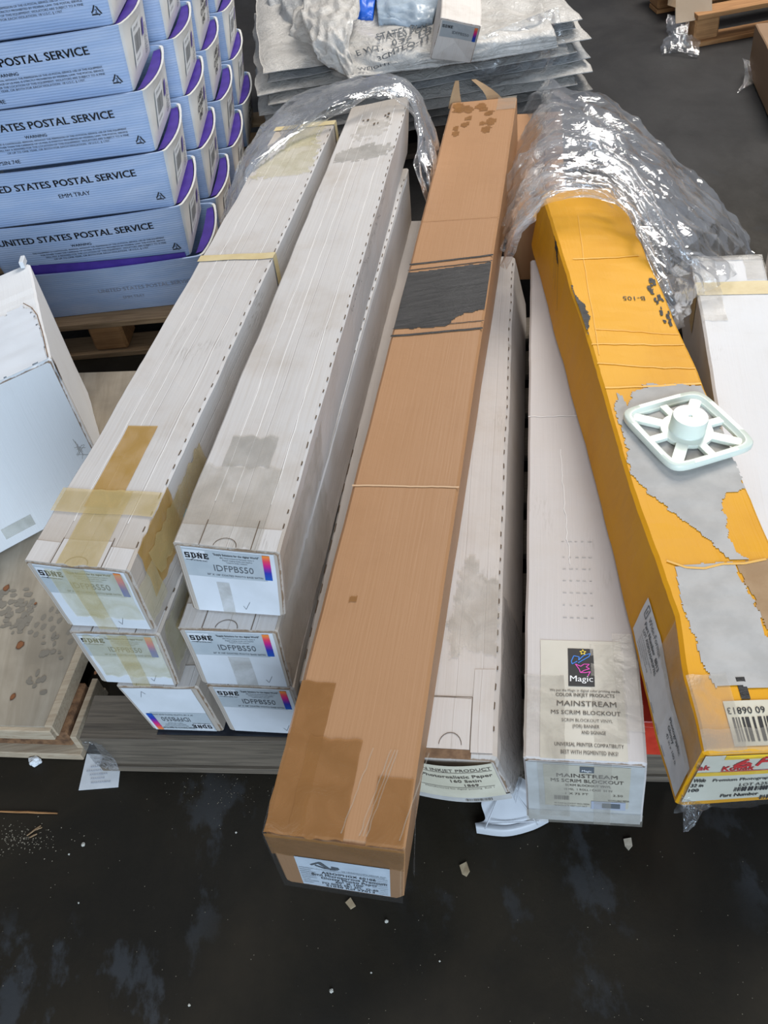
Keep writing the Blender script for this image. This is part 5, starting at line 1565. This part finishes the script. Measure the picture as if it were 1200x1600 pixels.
# blue bag on top
o2, _ = sheet('blue_bag', [[W_(528, -30, ztop + .10), W_(560, -35, ztop + .11), W_(590, -30, ztop + .10)], [W_(532, 0, ztop + .085), W_(560, -5, ztop + .10), W_(585, 0, ztop + .085)], [W_(536, 24, ztop + .055), W_(560, 27, ztop + .055), W_(582, 24, ztop + .055)]], 20, 20, .01, 3, M['blue_bag'], None, thick=.02)
tag(o2, 'folded blue plastic bag lying on top of the sack pile', 'bag')
o2, _ = sheet('clear_bag', [[W_(585, -30, ztop + .09), W_(640, -35, ztop + .10), W_(690, -30, ztop + .09)], [W_(588, 5, ztop + .08), W_(640, 0, ztop + .09), W_(685, 0, ztop + .07)], [W_(590, 30, ztop + .052), W_(640, 32, ztop + .052), W_(675, 28, ztop + .05)]], 24, 20, .02, 7, mottled('bluish_film', (.42, .50, .58), (.30, .36, .42), 20, .25, bump=.5), None, thick=.02)
tag(o2, 'bluish translucent folded bag beside the blue bag on the pile', 'bag')

# small white carton on the sacks
zb = ztop + .030
sF = [W_(687, 27, zb + .150), W_(752, 41, zb + .150), W_(672, 93, zb), W_(737, 98, zb)]
sFb = [W_(672, 92, zb), W_(736, 99, zb)]
wv = sFb[1] - sFb[0]; wv.z = 0
dv = Vector((.20, .98, 0)).normalized()
up = Vector((0, 0, .150))
fl0, fr0 = sFb[0], sFb[1]
tl0 = W_(688, 28, zb + .150); tr0 = W_(752, 41, zb + .150)
k_ = .5
cS = Carton([(fl0, fr0, tl0, tr0), (fl0 + dv * .62, fr0 + dv * .62, tl0 + dv * .62, tr0 + dv * .62)], seed=3.9, amp=.002)
tS = thing('white_carton', 'small white carton with a colour-bar label, on top of the sack pile', 'box', cS.P(.5, .5, 0))
cS.body('carton_body', M['small_white'], tS, nv=20)
W, H, L = cS.W, cS.H, cS.L; fs_ = cS.face('front')
lb = Print(fs_, .0014).rect(.010, H * .60, W - .004, H * .96, 4, 3).build('label', M['label_grey'], tS)
p = Print(fs_, .0022); slab_logo(p, .014, H * .82, .0085, .013); p.build('lettering', M['ink'], lb)
p = Print(fs_, .0022); p.text('IDFPBS50', W * .38, H * .70, .014, width=W * .40); p.build('lettering', M['ink_grey'], lb)
Print(fs_, .0022).rect(W - .018, H * .60, W - .007, H * .95).build('colour_bar', M['bar'], lb)

# ================================================================== stretch film
G_F = 'loose stretch film'
def px_rows(rows): return [[zz(*q) for q in r] for r in rows]
# left: a loop of film standing up behind the white stack
film1 = px_rows([[(345, 345, .30), (375, 240, .40), (440, 160, .46), (530, 130, .50), (605, 118, .52), (650, 140, .50), (690, 225, .40), (700, 290, .30)],
                 [(350, 355, .42), (385, 250, .50), (450, 175, .56), (535, 140, .60), (605, 125, .62), (648, 150, .58), (680, 240, .46), (690, 310, .34)],
                 [(362, 335, .52), (395, 258, .58), (460, 195, .605), (540, 158, .62), (600, 140, .62), (645, 165, .58), (668, 250, .48), (682, 335, .36)],
                 [(380, 300, .56), (412, 247, .585), (480, 204, .592), (545, 170, .60), (598, 146, .60), (646, 185, .55), (655, 270, .48), (672, 345, .36)]])
o, _ = sheet('stretch_film', film1, 120, 60, .026, 1.3, M['film'], ani=(5, 11), iso_=.8)
tag(o, 'clear crumpled stretch film looped over the far end of the white stack', 'film', G_F)
film1b = px_rows([[(360, 330, .36), (400, 215, .40), (470, 150, .44), (560, 125, .46), (640, 135, .46), (690, 230, .36)],
                  [(372, 340, .46), (410, 225, .52), (480, 165, .56), (560, 136, .58), (642, 145, .55), (676, 250, .44)],
                  [(385, 300, .57), (425, 225, .59), (490, 180, .60), (560, 150, .61), (645, 160, .57), (664, 270, .47)]])
o, _ = sheet('stretch_film', film1b, 110, 30, .030, 4.3, M['film'])
tag(o, 'second inner layer of the clear film behind the white stack', 'film', G_F)
# right: the big heap of film over the far end of the yellow carton
film2 = px_rows([[(800, 190, .20), (845, 130, .34), (900, 140, .36), (960, 160, .32), (1040, 225, .26), (1110, 300, .20), (1160, 350, .14), (1178, 395, .10)],
                 [(795, 260, .30), (850, 185, .46), (905, 190, .48), (965, 215, .45), (1035, 275, .40), (1095, 335, .34), (1140, 375, .26), (1172, 415, .16)],
                 [(790, 330, .36), (845, 245, .52), (905, 240, .53), (965, 262, .51), (1025, 320, .46), (1075, 370, .42), (1115, 400, .37), (1150, 430, .335)],
                 [(787, 375, .38), (838, 300, .53), (905, 285, .535), (968, 298, .52), (1012, 360, .48), (1052, 415, .44), (1080, 440, .39), (1092, 470, .34)],
                 [(783, 420, .36), (830, 338, .50), (905, 312, .50), (978, 325, .49), (1008, 400, .46), (1035, 460, .43), (1058, 500, .38), (1070, 520, .32)]])
o, _ = sheet('stretch_film', film2, 130, 110, .038, 7.7, M['film_dense'], ani=(3.5, 15), iso_=.7)
tag(o, 'big heap of clear crumpled stretch film over the far end of the yellow carton', 'film', G_F)
film3 = px_rows([[(800, 240, .24), (850, 165, .38), (930, 170, .40), (1030, 240, .32), (1130, 330, .20)],
                 [(795, 310, .34), (848, 225, .49), (930, 230, .50), (1015, 290, .44), (1100, 365, .32)],
                 [(790, 360, .36), (845, 275, .515), (930, 268, .52), (1005, 320, .48), (1070, 390, .38)],
                 [(786, 400, .36), (838, 320, .49), (925, 300, .50), (992, 350, .47), (1040, 430, .40)]])
o, _ = sheet('stretch_film', film3, 110, 90, .040, 12.7, M['film'], ani=(3, 13), iso_=.7)
tag(o, 'under layer of clear film beneath the big film heap', 'film', G_F)
cU = Carton(straight(zz(800, 345, .30), .135, hd, hp, .62, .1225, .30), seed=14.2, amp=.002)
tU = thing('long_carton', 'brown carton end showing through the clear film beside the yellow carton', 'box', cU.P(.5, .5, 0), G_STACK)
cU.body('carton_body', M['kraft'], tU, nv=24)
cU.patch('tape_strip', 'top', .05, .085, .0, .6, M['brown_tape'], tU)
# twisted rope-like folds of the film over the carton
for k, (pts, r) in enumerate([([(785, 300, .36), (815, 245, .46), (870, 222, .52), (930, 225, .53), (985, 262, .50), (1030, 330, .46), (1075, 400, .40)], .012),
                              ([(788, 350, .36), (820, 285, .48), (880, 258, .535), (945, 262, .54), (990, 305, .51), (1030, 380, .46)], .010),
                              ([(786, 390, .36), (825, 320, .49), (885, 288, .54), (950, 292, .54), (990, 330, .51), (1015, 390, .47), (1050, 460, .42)], .011),
                              ([(925, 225, .53), (965, 260, .52), (1010, 320, .49), (1050, 375, .45), (1090, 420, .40)], .014)]):
    P_ = [zz(*q) for q in pts]; fine = []
    for i in range(len(P_) - 1):
        for j in range(8):
            a = P_[i].lerp(P_[i + 1], j / 8); fine.append(a + Vector((nz(i * 3 + j * .5, k), nz(i * 3 + j * .5, k + 5), nz(i * 3 + j * .5, k + 9))) * .008)
    fine.append(P_[-1]); mb = MB()
    mb.tube(fine, lambda t_, r=r: r * (.6 + .5 * abs(nz(t_ * 9, r * 99))), 9)
    tag(mb.build('film_twist', M['film'], None, True), ['long twisted fold of film, uppermost over the yellow carton end', 'twisted fold of film, second over the yellow carton end', 'twisted fold of film nearest the open yellow lid', 'thick twisted fold of film running down to the right white carton'][k], 'film', G_F)

# ================================================================== far right: pallet, flattened cardboard, carton corner
tp0 = zz(1092, 74, 0); tp1 = zz(1176, 58, 0)
tX = (tp1 - tp0).normalized()
pallet('wooden_pallet', 'orange-toned wooden pallet at the top right corner across the aisle', (tp0.x - .02, tp0.y), (tX.x, tX.y), .9, .9, 6, M['pallet_orange'], M['pallet_orange'])
tc_ = thing('cardboard_sheet', 'folded tan cardboard hanging over the corner of the far pallet', 'cardboard', zz(1085, 40, .10))
P4 = [zz(1055, -20, .20), zz(1112, -25, .20), zz(1113, 27, .10), zz(1056, 37, .09)]
mb = MB()
def quadp(a, b, o=0): return P4[0].lerp(P4[1], a).lerp(P4[3].lerp(P4[2], a), b) + Vector((0, o, 0))
mb.grid(lambda a, b: quadp(a, b), 6, 6, True); mb.grid(lambda a, b: quadp(a, b, .006), 6, 6); mb.build('front_panel', M['kraft_pale'] if 'kraft_pale' in M else mottled('kraft_pale', (.44, .33, .23), (.38, .28, .19), 10, .8), tc_)
P5 = [zz(1046, -20, .22), zz(1056, -20, .20), zz(1056, 12, .14), zz(1043, 8, .16)]
mb = MB(); mb.grid(lambda a, b: P5[0].lerp(P5[1], a).lerp(P5[3].lerp(P5[2], a), b), 3, 3, True); mb.grid(lambda a, b: P5[0].lerp(P5[1], a).lerp(P5[3].lerp(P5[2], a), b) + Vector((.002, .006, 0)), 3, 3)
mb.build('side_flap', mottled('kraft_mid', (.30, .20, .12), (.24, .16, .09), 10, .8), tc_)
o, _ = sheet('film_scrap', [[zz(1035, 60, .03), zz(1060, 50, .05), zz(1095, 62, .03)], [zz(1032, 82, .01), zz(1058, 68, .04), zz(1092, 82, .02)], [zz(1040, 85, .005), zz(1060, 80, .02), zz(1088, 90, .005)]], 24, 14, .02, 3.4, M['film_dense'])
tag(o, 'scrap of clear film on the floor beside the far pallet', 'film')
o, _ = sheet('film_scrap', [[zz(1042, 20, .10), zz(1060, 25, .10), zz(1078, 30, .10)], [zz(1040, 45, .06), zz(1055, 50, .07), zz(1074, 52, .06)], [zz(1045, 62, .03), zz(1058, 66, .04), zz(1072, 66, .03)]], 16, 14, .02, 5.4, M['film_scrap'])
tag(o, 'clear film hanging below the cardboard on the far pallet', 'film')
bx0 = zz(1163, 120, .0); 
bF = [zz(1180, 130, .02), zz(1204, 200, .02)]
tB2 = thing('brown_carton', 'brown cardboard carton cut off by the right edge of the scene', 'box', zz(1190, 140, 0))
e_a, e_b = zz(1168, 112, .005), zz(1206, 196, .005)
dxx = Vector((.985, -.17, 0)); hgt = Vector((0, 0, .17))
cX = Carton([(e_b, e_b + dxx * .4, e_b + hgt, e_b + dxx * .4 + hgt), (e_a, e_a + dxx * .4, e_a + hgt, e_a + dxx * .4 + hgt)], seed=6.4, amp=.003)
cX.body('carton_body', M['brown_old'], tB2, nv=14)
o, _ = sheet('film_scrap', [[zz(1160, 90, .05), zz(1166, 92, .05), zz(1172, 95, .05)], [zz(1163, 112, .03), zz(1170, 118, .035), zz(1182, 116, .03)], [zz(1152, 146, .004), zz(1162, 138, .015), zz(1180, 128, .02)]], 14, 18, .012, 8.4, M['film_scrap'])
tag(o, 'twisted scrap of clear film beside the brown carton at the right', 'film')

# ================================================================== litter on the floor
def scrap(name, label, cat, pts, z, th, mat, seed=0, group=None):
    c = [zz(x, y, z) for x, y in pts]; mb = MB(); n = len(c)
    top = [p + Vector((0, 0, th + .002 * nz(i * 1.3, seed))) for i, p in enumerate(c)]
    mb.v = c + top; mb.f = [list(range(n))[::-1], list(range(n, 2 * n))] + [[i, (i + 1) % n, n + (i + 1) % n, n + i] for i in range(n)]
    o = mb.build(name, mat); ctr_ = sum(c, Vector()) / n
    # make faces consistent
    bm = bmesh.new(); bm.from_mesh(o.data); bmesh.ops.recalc_face_normals(bm, faces=bm.faces); bm.to_mesh(o.data); bm.free()
    return tag(o, label, cat, group)
chip = mottled('tan_chip', (.42, .33, .21), (.34, .25, .15), 60, .8)
scrap('cardboard_chip', 'small tan cardboard chip on the floor right of the brown carton', 'chip', [(718, 1353), (729, 1347), (734, 1362), (729, 1370), (722, 1366)], .0008, .003, chip, 1)
scrap('cardboard_chip', 'small pale chip on the floor in front of the sticker carton', 'chip', [(974, 1312), (986, 1310), (988, 1322), (982, 1329), (976, 1322)], .0008, .003, mottled('pale_chip', (.46, .40, .31), (.38, .32, .24), 60, .8), 2)
scrap('cardboard_chip', 'small tan chip on the floor just below the brown carton label', 'chip', [(540, 1411), (548, 1403), (556, 1416), (548, 1421)], .0008, .003, chip, 3)
nt = scrap('paper_note', 'handwritten white paper note sticking out from under the grey pallet', 'paper', [(136, 1178), (190, 1180), (185, 1230), (123, 1235)], .0008, .0008, M['label_white'], 4)
n0, n1, n2 = zz(123, 1235, .0030), zz(185, 1230, .0030), zz(136, 1178, .0030)
fn = lambda x, y, o=0.0: n0 + (n1 - n0) * x + (n2 - n0) * y + Vector((0, 0, .003 * 0 + o))
p = Print(fn, .0008)
for k in range(7):
    y = .16 + k * .11; x = rng.uniform(.08, .3)
    for j in range(rng.randint(6, 12)):
        w = rng.uniform(.02, .05); p.line([(x, y), (x + w * .5, y + .04), (x + w, y)], .012); x += w + .015
        if x > .85: break
p.build('handwriting', M['ink_faint'], nt)
def lump(name, label, cat, px, py, rx, ry, rz, mat, seed):
    o = zz(px, py, 0); bm = bmesh.new(); bmesh.ops.create_icosphere(bm, subdivisions=3, radius=1)
    for v in bm.verts:
        q = v.co.copy(); k = 1 + .45 * nz(q.x * 1.7 + seed, q.y * 1.7, q.z * 1.7)
        v.co = Vector((q.x * rx * k, q.y * ry * k, max(-.0 , q.z * rz * k + rz * .8)))
    me = bpy.data.meshes.new(name); bm.to_mesh(me); bm.free()
    ob = link(name, me, mat); ob.location = o; return tag(ob, label, cat)
lump('foam_lump', 'lump of white foam on the floor in front of the plywood base', 'foam', 56, 1192, .013, .009, .008, M['label_white'], 3)
def sliver(label, a, b, r, mat, group=None):
    p, q = zz(*a, r), zz(*b, r); mb = MB()
    mb.tube([p + (q - p) * k / 6 + Vector((0, .001 * nz(k * .9, a[0]), .0004)) for k in range(7)], lambda t_: r * (.6 + .4 * math.sin(math.pi * min(.95, max(.05, t_)))), 5)
    return tag(mb.build('wood_sliver', mat), label, 'splinter', group)
sliver('long thin orange wood sliver on the floor at the left edge', (-4, 1268), (90, 1271), .0020, M['pallet_orange'])
for k, (a, b) in enumerate((((42, 1306), (64, 1290)), ((46, 1309), (58, 1303)), ((52, 1298), (66, 1293)))):
    sliver(['short tan splinter lying in the dust below the long sliver', 'shortest splinter, lowest of the small heap at the left', 'pale splinter, rightmost of the small heap at the left'][k], a, b, .0016, M['pallet_tan'], 'splinters at the left')
peb = flat('white_crumb', (.50, .48, .42), .8)
for k, (px, py, r) in enumerate(((131, 1320, .0035), (518, 1549, .003), (296, 1571, .002), (123, 1411, .0015), (604, 1440, .0028), (108, 1335, .0016), (369, 1301, .0018), (580, 1520, .0013), (687, 1502, .0014))):
    lump('white_crumb', ['round white crumb, largest on the floor below the paper note', 'white crumb on the floor near the bottom centre', 'pale crumb on the floor by the bottom edge', 'tiny crumb on the floor at the lower left', 'tan crumb on the floor below the brown carton chip', 'tiny crumb left of the round white crumb', 'tiny crumb on the floor left of the brown carton', 'tiny crumb in the grey smear at the bottom', 'tiny white crumb on the bare floor right of centre'][k], 'crumb', px, py, r, r, r * .7, peb, k)
# dust and grit: nobody could count it
gm = MB(); rg = random.Random(9)
for k in range(520):
    if k < 200: px, py = rg.gauss(30, 35), rg.gauss(1312, 14)
    elif k < 300: px, py = rg.gauss(350, 60), rg.gauss(1235, 20)
    else: px, py = rg.uniform(-40, 1240), rg.uniform(1200, 1640)
    o = zz(px, py, 0); r = rg.uniform(.0004, .0011) if k > 200 else rg.uniform(.0006, .0017); i = len(gm.v)
    gm.v += [o + Vector((r, 0, .0002)), o + Vector((-r * .6, r * .8, .0002)), o + Vector((-r * .5, -r, .0002)), o + Vector((0, 0, r))]
    gm.f += [[i, i + 1, i + 3], [i + 1, i + 2, i + 3], [i + 2, i, i + 3], [i + 2, i + 1, i]]
tag(gm.build('floor_grit', flat('grit', (.26, .22, .16), .9)), 'fine pale grit scattered over the dark floor', 'grit', None, 'stuff')
# film on the left end of the pallet's front board
o, _ = sheet('film_tail', [[zz(128, 1160, .118), zz(140, 1158, .121), zz(160, 1166, .112)], [zz(135, 1175, .09), zz(155, 1180, .085), zz(180, 1188, .07)], [zz(150, 1195, .05), zz(170, 1202, .03), zz(186, 1206, .02)]], 14, 14, .004, 2, M['film_scrap'], pal)
